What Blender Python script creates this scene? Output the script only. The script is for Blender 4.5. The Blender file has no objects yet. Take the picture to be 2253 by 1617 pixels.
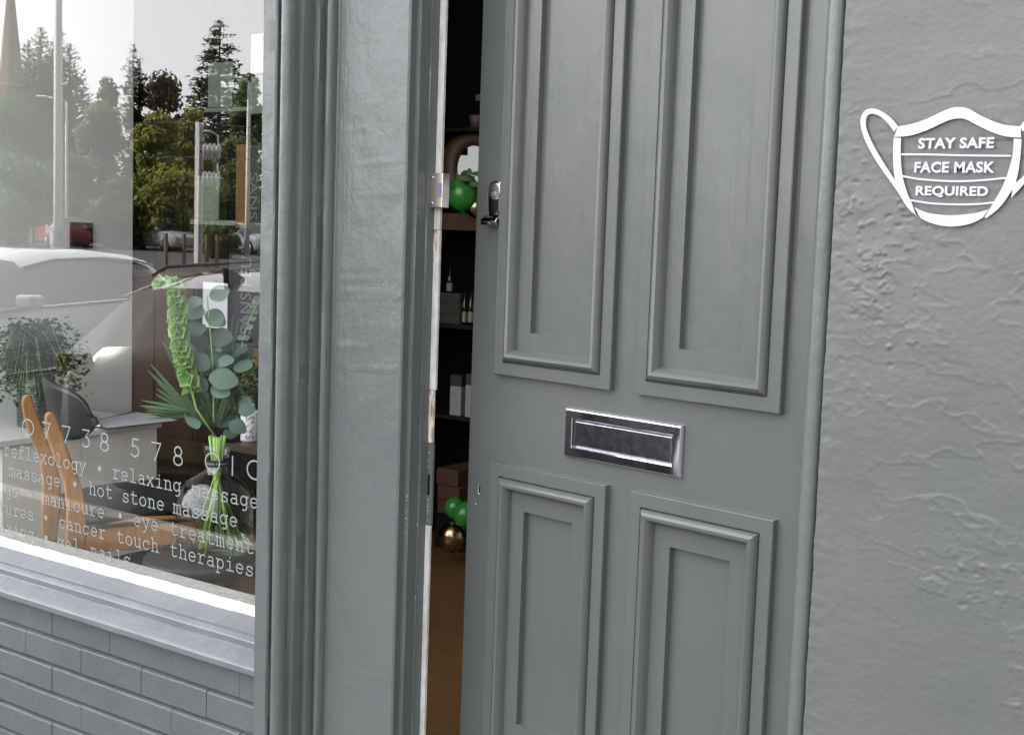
import bpy, bmesh, math, random
from mathutils import Vector, Matrix, noise
R = math.radians
sc = bpy.context.scene
# ------------------------------------------------------------------ camera, world, sun
CAM = Vector((0, -2.016, 1.65))
cd = bpy.data.cameras.new('camera'); cam = bpy.data.objects.new('camera', cd)
sc.collection.objects.link(cam); sc.camera = cam
CROT = Matrix.Rotation(R(35.25), 3, 'Z') @ Matrix.Rotation(R(90 - 5.8), 3, 'X') @ Matrix.Rotation(R(2.0), 3, 'Z')
cam.matrix_world = Matrix.Translation(CAM) @ CROT.to_4x4()
cd.sensor_width = 36; cd.lens = 36 * 2880 / 2253; cd.clip_start = .05; cd.clip_end = 2000
SUN_TO = Vector((-.70, .42, .62)).normalized()
w = bpy.data.worlds.new('World'); sc.world = w; w.use_nodes = True
nt = w.node_tree; bg = nt.nodes['Background']
sky = nt.nodes.new('ShaderNodeTexSky'); sky.sky_type = 'NISHITA'; sky.sun_disc = False
sky.sun_elevation = math.asin(SUN_TO.z); sky.sun_rotation = math.atan2(SUN_TO.x, SUN_TO.y)
sky.dust_density = 7.0; sky.ozone_density = .6; sky.air_density = 1.0
hs = nt.nodes.new('ShaderNodeHueSaturation'); hs.inputs['Saturation'].default_value = .22
nt.links.new(sky.outputs[0], hs.inputs['Color'])
wtc = nt.nodes.new('ShaderNodeTexCoord'); wmp = nt.nodes.new('ShaderNodeMapping'); wmp.inputs['Scale'].default_value = (1.2, 1.2, 4)
wnz = nt.nodes.new('ShaderNodeTexNoise'); wnz.inputs['Scale'].default_value = 1.6; wnz.inputs['Detail'].default_value = 5
wrp = nt.nodes.new('ShaderNodeMapRange'); wrp.inputs[1].default_value = .3; wrp.inputs[2].default_value = .7; wrp.inputs[3].default_value = .7; wrp.inputs[4].default_value = .92
wmx = nt.nodes.new('ShaderNodeMixRGB'); wmx.inputs[2].default_value = (7.75, 7.65, 7.85, 1)     # thin bright cloud cover
nt.links.new(wtc.outputs['Generated'], wmp.inputs[0]); nt.links.new(wmp.outputs[0], wnz.inputs['Vector']); nt.links.new(wnz.outputs[0], wrp.inputs[0])
nt.links.new(wrp.outputs[0], wmx.inputs[0]); nt.links.new(hs.outputs[0], wmx.inputs[1]); wdt = nt.nodes.new('ShaderNodeVectorMath'); wdt.operation = 'DOT_PRODUCT'; wdt.inputs[1].default_value = Vector((-.82, -.40, .40)).normalized()
wmr = nt.nodes.new('ShaderNodeMapRange'); wmr.inputs[1].default_value = -.7; wmr.inputs[2].default_value = .95; wmr.inputs[3].default_value = .16; wmr.inputs[4].default_value = 1.45
wsc = nt.nodes.new('ShaderNodeVectorMath'); wsc.operation = 'SCALE'       # cloud is brighter on the sun's side
nt.links.new(wtc.outputs['Generated'], wdt.inputs[0]); nt.links.new(wdt.outputs['Value'], wmr.inputs[0]); nt.links.new(wmx.outputs[0], wsc.inputs[0]); nt.links.new(wmr.outputs[0], wsc.inputs['Scale'])
nt.links.new(wsc.outputs[0], bg.inputs[0])
bg.inputs[1].default_value = .15
sl = bpy.data.lights.new('sun', 'SUN'); sl.energy = 4.0; sl.angle = R(.6); sl.color = (1, .95, .86)
so = bpy.data.objects.new('sun', sl); sc.collection.objects.link(so)
so.rotation_euler = SUN_TO.to_track_quat('Z', 'Y').to_euler()
vs = sc.view_settings; vs.view_transform = 'Standard'; vs.look = 'None'; vs.gamma = 1; vs.exposure = 2.0
sc.cycles.max_bounces = 10; sc.cycles.transparent_max_bounces = 12

# ------------------------------------------------------------------ measuring helpers (pixel of the photo -> point on a real plane)
F = 2880.
def ray(px, py): return CROT @ Vector(((px - 1126.5) / F, -(py - 808.5) / F, -1))
def atY(px, py, y): d = ray(px, py); return CAM + d * ((y - CAM.y) / d.y)
def atX(px, py, x): d = ray(px, py); return CAM + d * ((x - CAM.x) / d.x)
def atZ(px, py, z): d = ray(px, py); return CAM + d * ((z - CAM.z) / d.z)
def mir(px, py, Z):
    q = CAM + ray(px, py) * Z; return Vector((q.x, .12 - q.y, q.z))

# ------------------------------------------------------------------ materials
def mat(name, col, rough=.5, metal=0., bump=None, var=None, spec=.5, trans=0., ior=1.45, coat=0., emit=None):
    m = bpy.data.materials.new(name); m.use_nodes = True; n = m.node_tree; b = n.nodes['Principled BSDF']
    b.inputs['Base Color'].default_value = (*col, 1); b.inputs['Roughness'].default_value = rough
    b.inputs['Metallic'].default_value = metal; b.inputs['Specular IOR Level'].default_value = spec
    b.inputs['Transmission Weight'].default_value = trans; b.inputs['IOR'].default_value = ior
    b.inputs['Coat Weight'].default_value = coat
    tc = n.nodes.new('ShaderNodeTexCoord')
    if var:   # (scale xyz, amount, second colour)
        mp = n.nodes.new('ShaderNodeMapping'); mp.inputs['Scale'].default_value = var[0]
        nz = n.nodes.new('ShaderNodeTexNoise'); nz.inputs['Scale'].default_value = 1; nz.inputs['Detail'].default_value = 6
        nz.inputs['Roughness'].default_value = .6
        n.links.new(tc.outputs['Object'], mp.inputs[0]); n.links.new(mp.outputs[0], nz.inputs['Vector'])
        rp = n.nodes.new('ShaderNodeValToRGB')
        rp.color_ramp.elements[0].position = .5 - var[1]; rp.color_ramp.elements[1].position = .5 + var[1]
        rp.color_ramp.elements[0].color = (*col, 1); rp.color_ramp.elements[1].color = (*var[2], 1)
        n.links.new(nz.outputs[0], rp.inputs[0]); n.links.new(rp.outputs[0], b.inputs['Base Color'])
    if bump:
        prev = None
        for (scl, dist, det) in bump:
            mp = n.nodes.new('ShaderNodeMapping'); mp.inputs['Scale'].default_value = scl
            nz = n.nodes.new('ShaderNodeTexNoise'); nz.inputs['Scale'].default_value = 1; nz.inputs['Detail'].default_value = det
            n.links.new(tc.outputs['Object'], mp.inputs[0]); n.links.new(mp.outputs[0], nz.inputs['Vector'])
            bp = n.nodes.new('ShaderNodeBump'); bp.inputs['Distance'].default_value = dist; bp.inputs['Strength'].default_value = 1
            n.links.new(nz.outputs[0], bp.inputs['Height'])
            if prev: n.links.new(prev.outputs[0], bp.inputs['Normal'])
            prev = bp
        n.links.new(prev.outputs[0], b.inputs['Normal'])
    return m
PG = (.078, .089, .089); PG2 = (.102, .112, .112)
M = {}
M['paint'] = mat('grey gloss paint', PG, .27, bump=[((120, 120, 3), .0008, 3), ((14, 14, 9), .0045, 5), ((190, 190, 120), .0004, 2)], var=((2, 2, 1.2), .3, PG2))
M['paint_door'] = mat('grey door paint', (.064, .071, .069), .27, bump=[((130, 130, 4), .0006, 3), ((9, 9, 5), .003, 4), ((200, 200, 200), .0001, 2)], var=((2, 2, 2), .3, (.085, .091, .088)))
M['paint_sill'] = mat('grey sill paint', (.10, .108, .122), .33, bump=[((3, 60, 60), .001, 3), ((14, 14, 14), .004, 4)], var=((5, 5, 5), .2, (.125, .133, .145)))
M['paint_wall'] = mat('grey masonry paint', (.078, .085, .084), .36, bump=[((120, 120, 130), .0005, 5), ((13, 13, 16), .0007, 4)], var=((2.2, 2, 2.2), .25, (.104, .108, .103)))
M['paint_brick'] = mat('grey painted brick', (.072, .080, .081), .30, bump=[((60, 60, 60), .0016, 5), ((12, 12, 12), .003, 3)], var=((6, 6, 6), .3, (.095, .104, .106)))
M['white_paint'] = mat('white paint', (.52, .52, .51), .45, bump=[((70, 70, 40), .002, 4)], var=((60, 60, 18), .12, (.40, .39, .36)))
M['bead_paint'] = mat('weathered white paint', (.5, .5, .51), .5, bump=[((60, 60, 60), .002, 5)], var=((25, 60, 60), .1, (.33, .33, .3)))
M['bare_wood'] = mat('bare chipped wood', (.16, .085, .05), .8, bump=[((80, 80, 20), .003, 5)], var=((120, 120, 30), .12, (.62, .58, .52)))
M['vinyl'] = mat('white vinyl', (.42, .40, .45), .4, bump=[((20, 20, 24), .0015, 4)])
M['frost'] = mat('frosted vinyl', (.19, .21, .21), .5)
M['chrome'] = mat('chrome', (.55, .55, .6), .05, 1., bump=[((14, 14, 14), .0005, 1)])
M['chrome_old'] = mat('scuffed chrome', (.16, .165, .19), .16, 1., bump=[((70, 70, 70), .0002, 6)], var=((70, 70, 70), .2, (.3, .31, .35)))
M['nickel'] = mat('brushed nickel', (.55, .5, .46), .32, 1.)
M['steel'] = mat('steel', (.5, .5, .5), .2, 1.)
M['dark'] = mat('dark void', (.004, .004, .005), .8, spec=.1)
M['black'] = mat('black leather', (.018, .019, .021), .38, bump=[((200, 200, 200), .0005, 2)])
M['black_wood'] = mat('black stool paint', (.02, .021, .023), .5)
M['oak'] = mat('honey oak', (.48, .235, .085), .42, bump=[((90, 8, 8), .0006, 3)], var=((60, 60, 6), .2, (.36, .16, .055)))
M['leg_wood'] = mat('red brown wood', (.3, .13, .07), .5, var=((60, 60, 6), .2, (.22, .09, .045)))
M['walnut'] = mat('brown cabinet wood', (.05, .02, .01), .45, var=((10, 10, 1.5), .25, (.085, .036, .014)))
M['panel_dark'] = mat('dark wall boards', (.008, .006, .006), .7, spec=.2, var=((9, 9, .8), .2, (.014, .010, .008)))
M['laminate'] = mat('oak laminate floor', (.17, .088, .036), .42, var=((2, 18, 1), .25, (.105, .052, .02)))
M['white_int'] = mat('white interior wall', (.88, .89, .88), .7, bump=[((20, 20, 20), .001, 3)])
M['desk'] = mat('warm white desk', (.84, .82, .80), .45)
M['desk_top'] = mat('white desk top', (.8, .8, .79), .35)
M['paper'] = mat('paper', (.6, .61, .68), .7)
M['black_plastic'] = mat('black plastic', (.02, .02, .024), .35)
M['navy'] = mat('navy plastic', (.02, .025, .08), .3)
M['pot'] = mat('ribbed slate pot', (.075, .08, .088), .5)
M['soil'] = mat('soil', (.03, .02, .014), .9)
M['clear'] = mat('clear glass', (1, 1, 1), .0, trans=1., ior=1.3)
M['water'] = mat('water', (.95, 1, .97), .0, trans=1., ior=1.12)
M['green_balloon'] = mat('green latex', (.03, .2, .03), .22, spec=.7)
M['gold_balloon'] = mat('gold chrome latex', (.5, .36, .2), .22, 1.)
M['cardboard'] = mat('cardboard', (.075, .035, .018), .8)
M['crate'] = mat('grey green crate', (.03, .035, .028), .6)
M['bottle'] = mat('dark bottle glass', (.012, .015, .01), .08, spec=.8)
M['label'] = mat('cream label', (.2, .2, .14), .6)
M['white_box'] = mat('white carton', (.25, .245, .26), .6)
M['bottle_white'] = mat('white bottle', (.72, .72, .76), .35)
M['ink'] = mat('dark lettering', (.05, .05, .06), .6)
M['ink_grey'] = mat('grey lettering', (.14, .14, .15), .6)
M['card_green'] = mat('pale green card', (.16, .19, .15), .6)
M['card_white'] = mat('white card', (.72, .72, .72), .6)
M['ochre'] = mat('ochre board', (.15, .075, .028), .6)
M['pink'] = mat('pink pot', (.12, .06, .07), .5)
M['mirror'] = mat('mirror', (.12, .125, .12), .02, 1.)
M['red_dim'] = mat('dark red', (.12, .02, .02), .5)
M['asphalt'] = mat('asphalt', (.055, .055, .057), .85, bump=[((90, 90, 90), .01, 3)], var=((2, 2, 2), .3, (.075, .074, .072)))
M['slab'] = mat('paving', (.09, .088, .083), .8, var=((3, 3, 3), .3, (.11, .106, .1)))
M['kerb'] = mat('kerb stone', (.3, .29, .28), .8)
M['grassy'] = mat('grass', (.06, .09, .03), .9, var=((.5, .5, .5), .3, (.11, .1, .05)))
M['facade'] = mat('sandstone facade', (.33, .27, .2), .8, var=((2, 2, 2), .3, (.26, .21, .16)))
M['spire'] = mat('sandstone spire', (.42, .27, .17), .8, var=((.3, .3, .3), .3, (.3, .2, .14)))
M['pole_white'] = mat('galvanised pole', (.85, .85, .84), .5)
M['pole_blue'] = mat('blue grey post paint', (.12, .14, .2), .5)
M['fence'] = mat('brown fence boards', (.2, .13, .09), .8, var=((3, 3, .5), .3, (.3, .2, .14)))
M['car_white'] = mat('white car paint', (.42, .44, .49), .25, coat=1.)
M['car_silver'] = mat('silver car paint', (.42, .42, .44), .25, .6, coat=1.)
M['car_red'] = mat('red car paint', (.3, .03, .02), .3, coat=1.)
M['car_dark'] = mat('dark car paint', (.03, .032, .04), .25, coat=1.)
M['car_glass'] = mat('car window glass', (.02, .023, .027), .05, spec=.9)
M['tyre'] = mat('tyre', (.02, .02, .02), .8)
M['rim'] = mat('alloy rim', (.5, .5, .5), .3, .9)
M['lamp_red'] = mat('tail lamp', (.05, .02, .02), .2)
M['lamp_clear'] = mat('head lamp', (.6, .62, .65), .15)
M['plate'] = mat('number plate', (.06, .055, .03), .5)
M['insulator'] = mat('insulator', (.85, .83, .8), .4)
M['bark'] = mat('bark', (.07, .05, .035), .9)
def leafmat(name, a, b, trans=.5, rough=.5):
    m = bpy.data.materials.new(name); m.use_nodes = True; n = m.node_tree; bs = n.nodes['Principled BSDF']
    g = n.nodes.new('ShaderNodeNewGeometry'); rp = n.nodes.new('ShaderNodeValToRGB')
    rp.color_ramp.elements[0].color = (*a, 1); rp.color_ramp.elements[1].color = (*b, 1)
    n.links.new(g.outputs['Random Per Island'], rp.inputs[0]); n.links.new(rp.outputs[0], bs.inputs['Base Color'])
    bs.inputs['Roughness'].default_value = rough
    tr = n.nodes.new('ShaderNodeBsdfTranslucent'); n.links.new(rp.outputs[0], tr.inputs[0])
    mx = n.nodes.new('ShaderNodeMixShader'); mx.inputs[0].default_value = trans
    n.links.new(bs.outputs[0], mx.inputs[1]); n.links.new(tr.outputs[0], mx.inputs[2])
    n.links.new(mx.outputs[0], n.nodes['Material Output'].inputs[0]); return m
M['leaf_dark'] = leafmat('dark conifer foliage', (.03, .05, .018), (.08, .11, .035))
M['leaf_copper'] = leafmat('copper foliage', (.07, .055, .025), (.17, .12, .045))
M['leaf_green'] = leafmat('green foliage', (.06, .11, .022), (.2, .28, .06))
M['leaf_lime'] = leafmat('yellow green foliage', (.15, .19, .025), (.46, .46, .09))
M['leaf_pale'] = leafmat('pale green foliage', (.10, .16, .05), (.28, .36, .12))
M['fern'] = leafmat('fern leaflets', (.02, .05, .022), (.09, .16, .06))
M['bell'] = leafmat('bell flower green', (.2, .4, .1), (.42, .6, .24), .35)
M['euc'] = leafmat('eucalyptus leaves', (.025, .06, .045), (.2, .31, .25), .2)
M['blade'] = leafmat('dark blades', (.02, .07, .02), (.05, .13, .03), .25)
M['hydrangea'] = leafmat('green hydrangea', (.2, .3, .06), (.35, .45, .12))
M['stem'] = mat('cut stem', (.34, .52, .14), .45)
# window glass: clear with a strong surface reflection (double glazing)
m = bpy.data.materials.new('window glass'); m.use_nodes = True; n = m.node_tree; n.nodes.remove(n.nodes['Principled BSDF'])
ge = n.nodes.new('ShaderNodeNewGeometry')
def mth(op, *ins):
    k_ = n.nodes.new('ShaderNodeMath'); k_.operation = op
    for i_, v in enumerate(ins):
        if isinstance(v, (int, float)): k_.inputs[i_].default_value = v
        else: n.links.new(v, k_.inputs[i_])
    return k_.outputs[0]
dt = n.nodes.new('ShaderNodeVectorMath'); dt.operation = 'DOT_PRODUCT'; n.links.new(ge.outputs['Normal'], dt.inputs[0]); n.links.new(ge.outputs['Incoming'], dt.inputs[1])
R0 = .135
refl = mth('MULTIPLY_ADD', mth('POWER', mth('SUBTRACT', 1., mth('ABSOLUTE', dt.outputs['Value'])), 4.), 1 - R0, R0)
tr = n.nodes.new('ShaderNodeBsdfTransparent'); tr.inputs[0].default_value = (.98, 1, .99, 1)
gl = n.nodes.new('ShaderNodeBsdfGlossy'); gl.inputs['Roughness'].default_value = 0
mx = n.nodes.new('ShaderNodeMixShader'); n.links.new(refl, mx.inputs[0]); n.links.new(tr.outputs[0], mx.inputs[1])
n.links.new(gl.outputs[0], mx.inputs[2]); n.links.new(mx.outputs[0], n.nodes['Material Output'].inputs[0]); M['glass'] = m

for nm_, r0_, tint_ in (('clear', .06, (.985, .995, .99, 1)), ('water', .015, (.93, .97, .92, 1))):
    m = bpy.data.materials.new('clear ' + nm_); m.use_nodes = True; n = m.node_tree; n.nodes.remove(n.nodes['Principled BSDF'])
    ge = n.nodes.new('ShaderNodeNewGeometry'); dt = n.nodes.new('ShaderNodeVectorMath'); dt.operation = 'DOT_PRODUCT'
    n.links.new(ge.outputs['Normal'], dt.inputs[0]); n.links.new(ge.outputs['Incoming'], dt.inputs[1])
    fr_ = mth('MULTIPLY_ADD', mth('POWER', mth('SUBTRACT', 1., mth('ABSOLUTE', dt.outputs['Value'])), 4.), .8, r0_)
    tr = n.nodes.new('ShaderNodeBsdfTransparent'); tr.inputs[0].default_value = tint_
    gl = n.nodes.new('ShaderNodeBsdfGlossy'); gl.inputs['Roughness'].default_value = 0
    mx = n.nodes.new('ShaderNodeMixShader'); n.links.new(fr_, mx.inputs[0]); n.links.new(tr.outputs[0], mx.inputs[1])
    n.links.new(gl.outputs[0], mx.inputs[2]); n.links.new(mx.outputs[0], n.nodes['Material Output'].inputs[0]); M[nm_] = m

# ------------------------------------------------------------------ object helpers
COL = sc.collection
def tag(o, label=None, cat=None, group=None, kind=None):
    if label: o['label'] = label
    if cat: o['category'] = cat
    if group: o['group'] = group
    if kind: o['kind'] = kind
    return o
def empty(name, loc=(0, 0, 0), rz=0, label=None, cat=None, group=None, kind=None):
    o = bpy.data.objects.new(name, None); COL.objects.link(o); o.location = loc; o.rotation_euler = (0, 0, rz)
    o.empty_display_size = .1
    return tag(o, label, cat, group, kind)
class MB:
    def __init__(s): s.v = []; s.f = []; s.sm = []
    def add(s, vs, fs, smooth=False):
        k = len(s.v); s.v += [tuple(p) for p in vs]; s.f += [tuple(i + k for i in f) for f in fs]; s.sm += [smooth] * len(fs); return s
    def box(s, a, b):
        x0, y0, z0 = a; x1, y1, z1 = b
        return s.add([(x0, y0, z0), (x1, y0, z0), (x1, y1, z0), (x0, y1, z0), (x0, y0, z1), (x1, y0, z1), (x1, y1, z1), (x0, y1, z1)],
                     [(0, 3, 2, 1), (4, 5, 6, 7), (0, 1, 5, 4), (1, 2, 6, 5), (2, 3, 7, 6), (3, 0, 4, 7)])
    def prism(s, poly, z0, z1, axis='z', smooth=False, caps=True):   # closed polygon extruded along an axis
        n = len(poly)
        def P(a, b, c): return {'z': (a, b, c), 'x': (c, a, b), 'y': (a, c, b)}[axis]
        vs = [P(a, b, z0) for a, b in poly] + [P(a, b, z1) for a, b in poly]
        fs = [(i, (i + 1) % n, (i + 1) % n + n, i + n) for i in range(n)]
        s.add(vs, fs, smooth)
        if caps: s.add(vs, [tuple(range(n))[::-1], tuple(range(n, 2 * n))])
        return s
    def strip(s, pts, z0, z1, axis='z', smooth=False, segs=1):      # open profile extruded
        n = len(pts)
        def P(a, b, c): return {'z': (a, b, c), 'x': (c, a, b)}[axis]
        vs = []
        for k in range(segs + 1):
            c = z0 + (z1 - z0) * k / segs
            vs += [P(a, b, c) for a, b in pts]
        return s.add(vs, [(k * n + i, k * n + i + 1, (k + 1) * n + i + 1, (k + 1) * n + i) for k in range(segs) for i in range(n - 1)], smooth)
    def tube(s, pts, r, n=10, smooth=True, caps=True):
        pts = [Vector(p) for p in pts]; rs = r if isinstance(r, (list, tuple)) else [r] * len(pts)
        k0 = len(s.v); up = Vector((0, 0, 1)); vs = []
        for i, p in enumerate(pts):
            d = (pts[min(i + 1, len(pts) - 1)] - pts[max(i - 1, 0)]).normalized()
            a = d.cross(up if abs(d.z) < .95 else Vector((1, 0, 0))).normalized(); b = d.cross(a)
            for j in range(n):
                t = 2 * math.pi * j / n; vs.append(p + (a * math.cos(t) + b * math.sin(t)) * rs[i])
        fs = [(i * n + j, i * n + (j + 1) % n, (i + 1) * n + (j + 1) % n, (i + 1) * n + j) for i in range(len(pts) - 1) for j in range(n)]
        s.add(vs, fs, smooth)
        if caps: s.add(vs, [tuple(range(n)), tuple(range(len(vs) - n, len(vs)))])
        return s
    def lathe(s, prof, c=(0, 0, 0), n=32, smooth=True):     # (radius, z)
        cx, cy, cz = c; vs = []
        for r, z in prof:
            for j in range(n):
                t = 2 * math.pi * j / n; vs.append((cx + r * math.cos(t), cy + r * math.sin(t), cz + z))
        return s.add(vs, [(i * n + j, i * n + (j + 1) % n, (i + 1) * n + (j + 1) % n, (i + 1) * n + j) for i in range(len(prof) - 1) for j in range(n)], smooth)
    def ball(s, c, r, n=20, sq=(1, 1, 1)):
        pr = [(math.sin(math.pi * i / n) * r, -math.cos(math.pi * i / n) * r) for i in range(n + 1)]
        vs = []
        for a, z in pr:
            a = max(a, 1e-5)
            for j in range(n * 2):
                t = math.pi * j / n; vs.append((c[0] + a * math.cos(t) * sq[0], c[1] + a * math.sin(t) * sq[1], c[2] + z * sq[2]))
        k = n * 2
        return s.add(vs, [(i * k + j, i * k + (j + 1) % k, (i + 1) * k + (j + 1) % k, (i + 1) * k + j) for i in range(n) for j in range(k)], True)
    def build(s, name, m, parent=None, bevel=0, recalc=True):
        me = bpy.data.meshes.new(name); me.from_pydata(s.v, [], s.f)
        me.polygons.foreach_set('use_smooth', s.sm); me.materials.append(m)
        if recalc:
            bm = bmesh.new(); bm.from_mesh(me); bmesh.ops.remove_doubles(bm, verts=bm.verts, dist=1e-5)
            bmesh.ops.recalc_face_normals(bm, faces=bm.faces); bm.to_mesh(me); bm.free()
        o = bpy.data.objects.new(name, me); COL.objects.link(o)
        if parent: o.parent = parent
        if bevel:
            b = o.modifiers.new('bevel', 'BEVEL'); b.width = bevel; b.segments = 2; b.limit_method = 'ANGLE'; b.angle_limit = R(35)
        return o
def copy_tree(o, parent=None):
    c = o.copy(); COL.objects.link(c); c.parent = parent
    for ch in list(o.children): copy_tree(ch, c)
    return c
rnd = random.Random(7)

# ------------------------------------------------------------------ ground and street (structure)
g = MB(); prof = [(-900, .3), (-120, .3), (-34, .3), (-22, .1), (-14.5, -.12), (-2.62, -.12)]
g.strip(prof, -600, 400, 'x'); tag(g.build('ground', M['grassy']), kind='structure')
g = MB(); g.strip([(-14.4, -.11), (-2.62, -.11)], -80, 60, 'x'); tag(g.build('road', M['asphalt']), kind='structure')
g = MB(); g.strip([(-46, .305), (-34, .305), (-22, .105), (-16.5, -.06)], -80, 30, 'x'); tag(g.build('car_park', M['asphalt']), kind='structure')
g = MB(); g.strip([(-2.6, -.3), (-2.6, .0), (-2.47, .0), (-2.47, -.3)], -80, 60, 'x'); tag(g.build('kerb', M['kerb']), kind='structure')
g = MB(); g.strip([(-2.468, -.004), (-.06, 0.0)], -80, 60, 'x'); tag(g.build('pavement', M['slab']), kind='structure')
# ------------------------------------------------------------------ building shell
ZT = 3.8
g = MB(); g.box((-9, -.02, ZT), (6, 7, 8.5)); g.box((-9, -.1, ZT + .02), (-.9, -.02, ZT + .4))
tag(g.build('building', M['facade']), 'sandstone upper storey of the shop building above the shopfront', 'building')
g = MB(); g.box((-9, .0, 0), (-5.12, .2, ZT - .002)); tag(g.build('wall', M['facade']), kind='structure')
g = MB(); g.box((-9, .07, -.1), (3.5, 5.2, .05)); tag(g.build('floor', M['laminate']), kind='structure')
g = MB(); g.box((-8.9, .2, ZT - .06), (3.5, 5.2, ZT - .004)); tag(g.build('ceiling', M['white_int']), kind='structure')
g = MB(); g.box((-5.14, .202, .05), (-5.0, 1.957, ZT - .06)); tag(g.build('wall_white', M['white_int']), kind='structure')
px1 = atY(588, 800, 2.1).x
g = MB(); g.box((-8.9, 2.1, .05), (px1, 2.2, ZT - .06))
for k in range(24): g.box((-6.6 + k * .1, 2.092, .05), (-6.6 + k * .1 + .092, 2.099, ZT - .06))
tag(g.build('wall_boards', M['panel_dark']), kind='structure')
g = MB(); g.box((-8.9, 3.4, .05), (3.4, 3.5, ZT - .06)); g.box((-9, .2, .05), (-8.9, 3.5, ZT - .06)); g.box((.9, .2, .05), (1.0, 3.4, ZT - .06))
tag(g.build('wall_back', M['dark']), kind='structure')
g = MB(); g.box((.88, .202, .05), (.898, 3.38, ZT - .06)); g.box((-2.6, 3.38, .05), (.898, 3.398, ZT - .06)); tag(g.build('bounce_wall', M['white_int']), kind='structure')  # unseen white lining over the dark walls, added to bounce daylight into the room

# ------------------------------------------------------------------ pilaster (moulded)
xs = atY(566, 808, -.09).x; xe = atY(597, 808, -.09).x; xf = atY(728.5, 808, 0).x; xg = atY(883, 808, 0).x
W_ = xf - xe
def arc(cx, cy, rx, ry, a0, a1, n=8): return [(cx + rx * math.cos(R(a0 + (a1 - a0) * i / n)), cy + ry * math.sin(R(a0 + (a1 - a0) * i / n))) for i in range(n + 1)]
k = W_ / .103
P1 = [(xs, .2), (xs, -.086), (xs + .004, -.09), (xe - .003, -.09), (xe, -.087)]
P2 = [(xe, -.074), (xe + .0035 * k, -.074)]
c1 = xe + .023 * k
P3 = arc(c1, -.07, .0195 * k, .021, 180, 375, 12)
x4 = c1 + .0205 * k; P4 = [(x4, -.0595), (x4 + .0125 * k, -.0605), (x4 + .0145 * k, -.057), (x4 + .0145 * k, -.032)]
x5 = x4 + .0145 * k; P5 = [(x5 + .003, -.0335), (x5 + .017 * k, -.035), (x5 + .0195 * k, -.031), (x5 + .0195 * k, -.0145)]
x6 = x5 + .0195 * k; r6 = (xf - x6 - .002) / 2
P6 = [(x6 + .0015, -.0145)] + arc(x6 + .002 + r6, -.004, r6, .0165, 170, 350, 10) + [(xf, 0.0)]
P7 = [(xf + .003, .0012), (xf + .02, .0005), (xg - .03, -.0005), (xg - .004, 0), (xg, .003), (xg, .035)]
prof = P1 + P2 + P3 + P4 + P5 + P6 + P7
def rough_strip(prof, z0, z1, n, amp, seed):
    g = MB(); m = len(prof); vs = []
    for kk in range(n + 1):
        z = z0 + (z1 - z0) * kk / n
        for i, (x, y) in enumerate(prof):
            if 0 < i < m - 1:
                q = Vector((x * 40 + seed, i * 3.7, z * 7)); d = noise.noise(q) * amp; q2 = Vector((x * 40, i * 9.1 + seed, z * 45)); d2 = noise.noise(q2)
                d2 = max(0, abs(d2) - .45) * amp * 3
                vs.append((x + d, y - d * .6 - d2, z))
            else: vs.append((x, y, z))
    g.add(vs, [(kk * m + i, kk * m + i + 1, (kk + 1) * m + i + 1, (kk + 1) * m + i) for kk in range(n) for i in range(m - 1)], False)
    return g
pil = empty('pilaster', (xf, 0, 0), 0, 'tall grey painted pilaster with reeded mouldings between shop window and door', 'pilaster')
def put(o, root):   # parent while keeping world placement (roots carry only location and a z rotation)
    o.parent = root; o.matrix_parent_inverse = (Matrix.Translation(root.location) @ Matrix.Rotation(root.rotation_euler.z, 4, 'Z')).inverted(); return o
i_f = len(P1 + P2 + P3 + P4 + P5 + P6)
g = rough_strip(prof[:i_f], -.0, ZT, 420, .0011, 3.1)
o = g.build('moulding', M['paint'], recalc=False); put(o, pil)
bm = bmesh.new(); bm.from_mesh(o.data)
o.data.shade_smooth() if hasattr(o.data, 'shade_smooth') else None
bm.free()
o.modifiers.new('e', 'EDGE_SPLIT').split_angle = R(38)
g = rough_strip([(xf, 0)] + P7, 0, ZT, 300, .0007, 9.4); o = g.build('face_board', M['paint'], recalc=False); put(o, pil)

# ------------------------------------------------------------------ rendered wall on the right, real relief
XW0 = -.805
def relief(x, z):
    p = Vector((x, z, 0))
    h = noise.noise(p * 2.2) * .004 + noise.noise(p * 6) * .0014 + noise.noise(Vector((x * 18, z * 22, 3))) * .0004 + noise.noise(Vector((x * 90, z * 90, 3))) * .00022
    # trowel ridges: sharp level steps along noise contours, patchy
    patch = max(0, noise.noise(Vector((x * 3.1, z * 2.7, 8.3))) + .12)
    n1 = noise.noise(Vector((x * 5 + 2, z * 17, 1.7))) + .35 * noise.noise(Vector((x * 22, z * 55, 4.1)))
    rid = math.exp(-(n1 / .035) ** 2)
    h += patch * (.0011 * rid + .0005 * (1 if n1 > 0 else 0))
    n2 = noise.noise(Vector((x * 52, z * 78, 9.2))) * .75 + .4 * noise.noise(Vector((x * 130, z * 150, 2.2)))
    gate = max(0, noise.noise(Vector((x * 5.3, z * 6.1, 5.5))) + max(0, 1.25 - z) * .35 - .02)
    h += max(0, n2 - .36) * .014 * gate - max(0, -n2 - .36) * .014 * gate
    n3 = noise.noise(Vector((x * 17, z * 34, 3.3))) + .5 * noise.noise(Vector((x * 60, z * 90, 6.1))); on_ = max(0, noise.noise(Vector((x * 13, z * 19, 1.3))) - .08)
    h += gate * on_ * 5 * (.0016 * math.exp(-(n3 / .04) ** 2) + (.0007 if n3 > 0 else 0))
    e = max(0, 1 - (x - XW0) / .05)
    h += e * noise.noise(Vector((x * 60, z * 60, 2))) * .0010
    return -h
g = MB(); dx = .0026; nx = int(.42 / dx); dz = .0026; z0 = .62; nz = int(1.5 / dz)
vs = []
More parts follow.
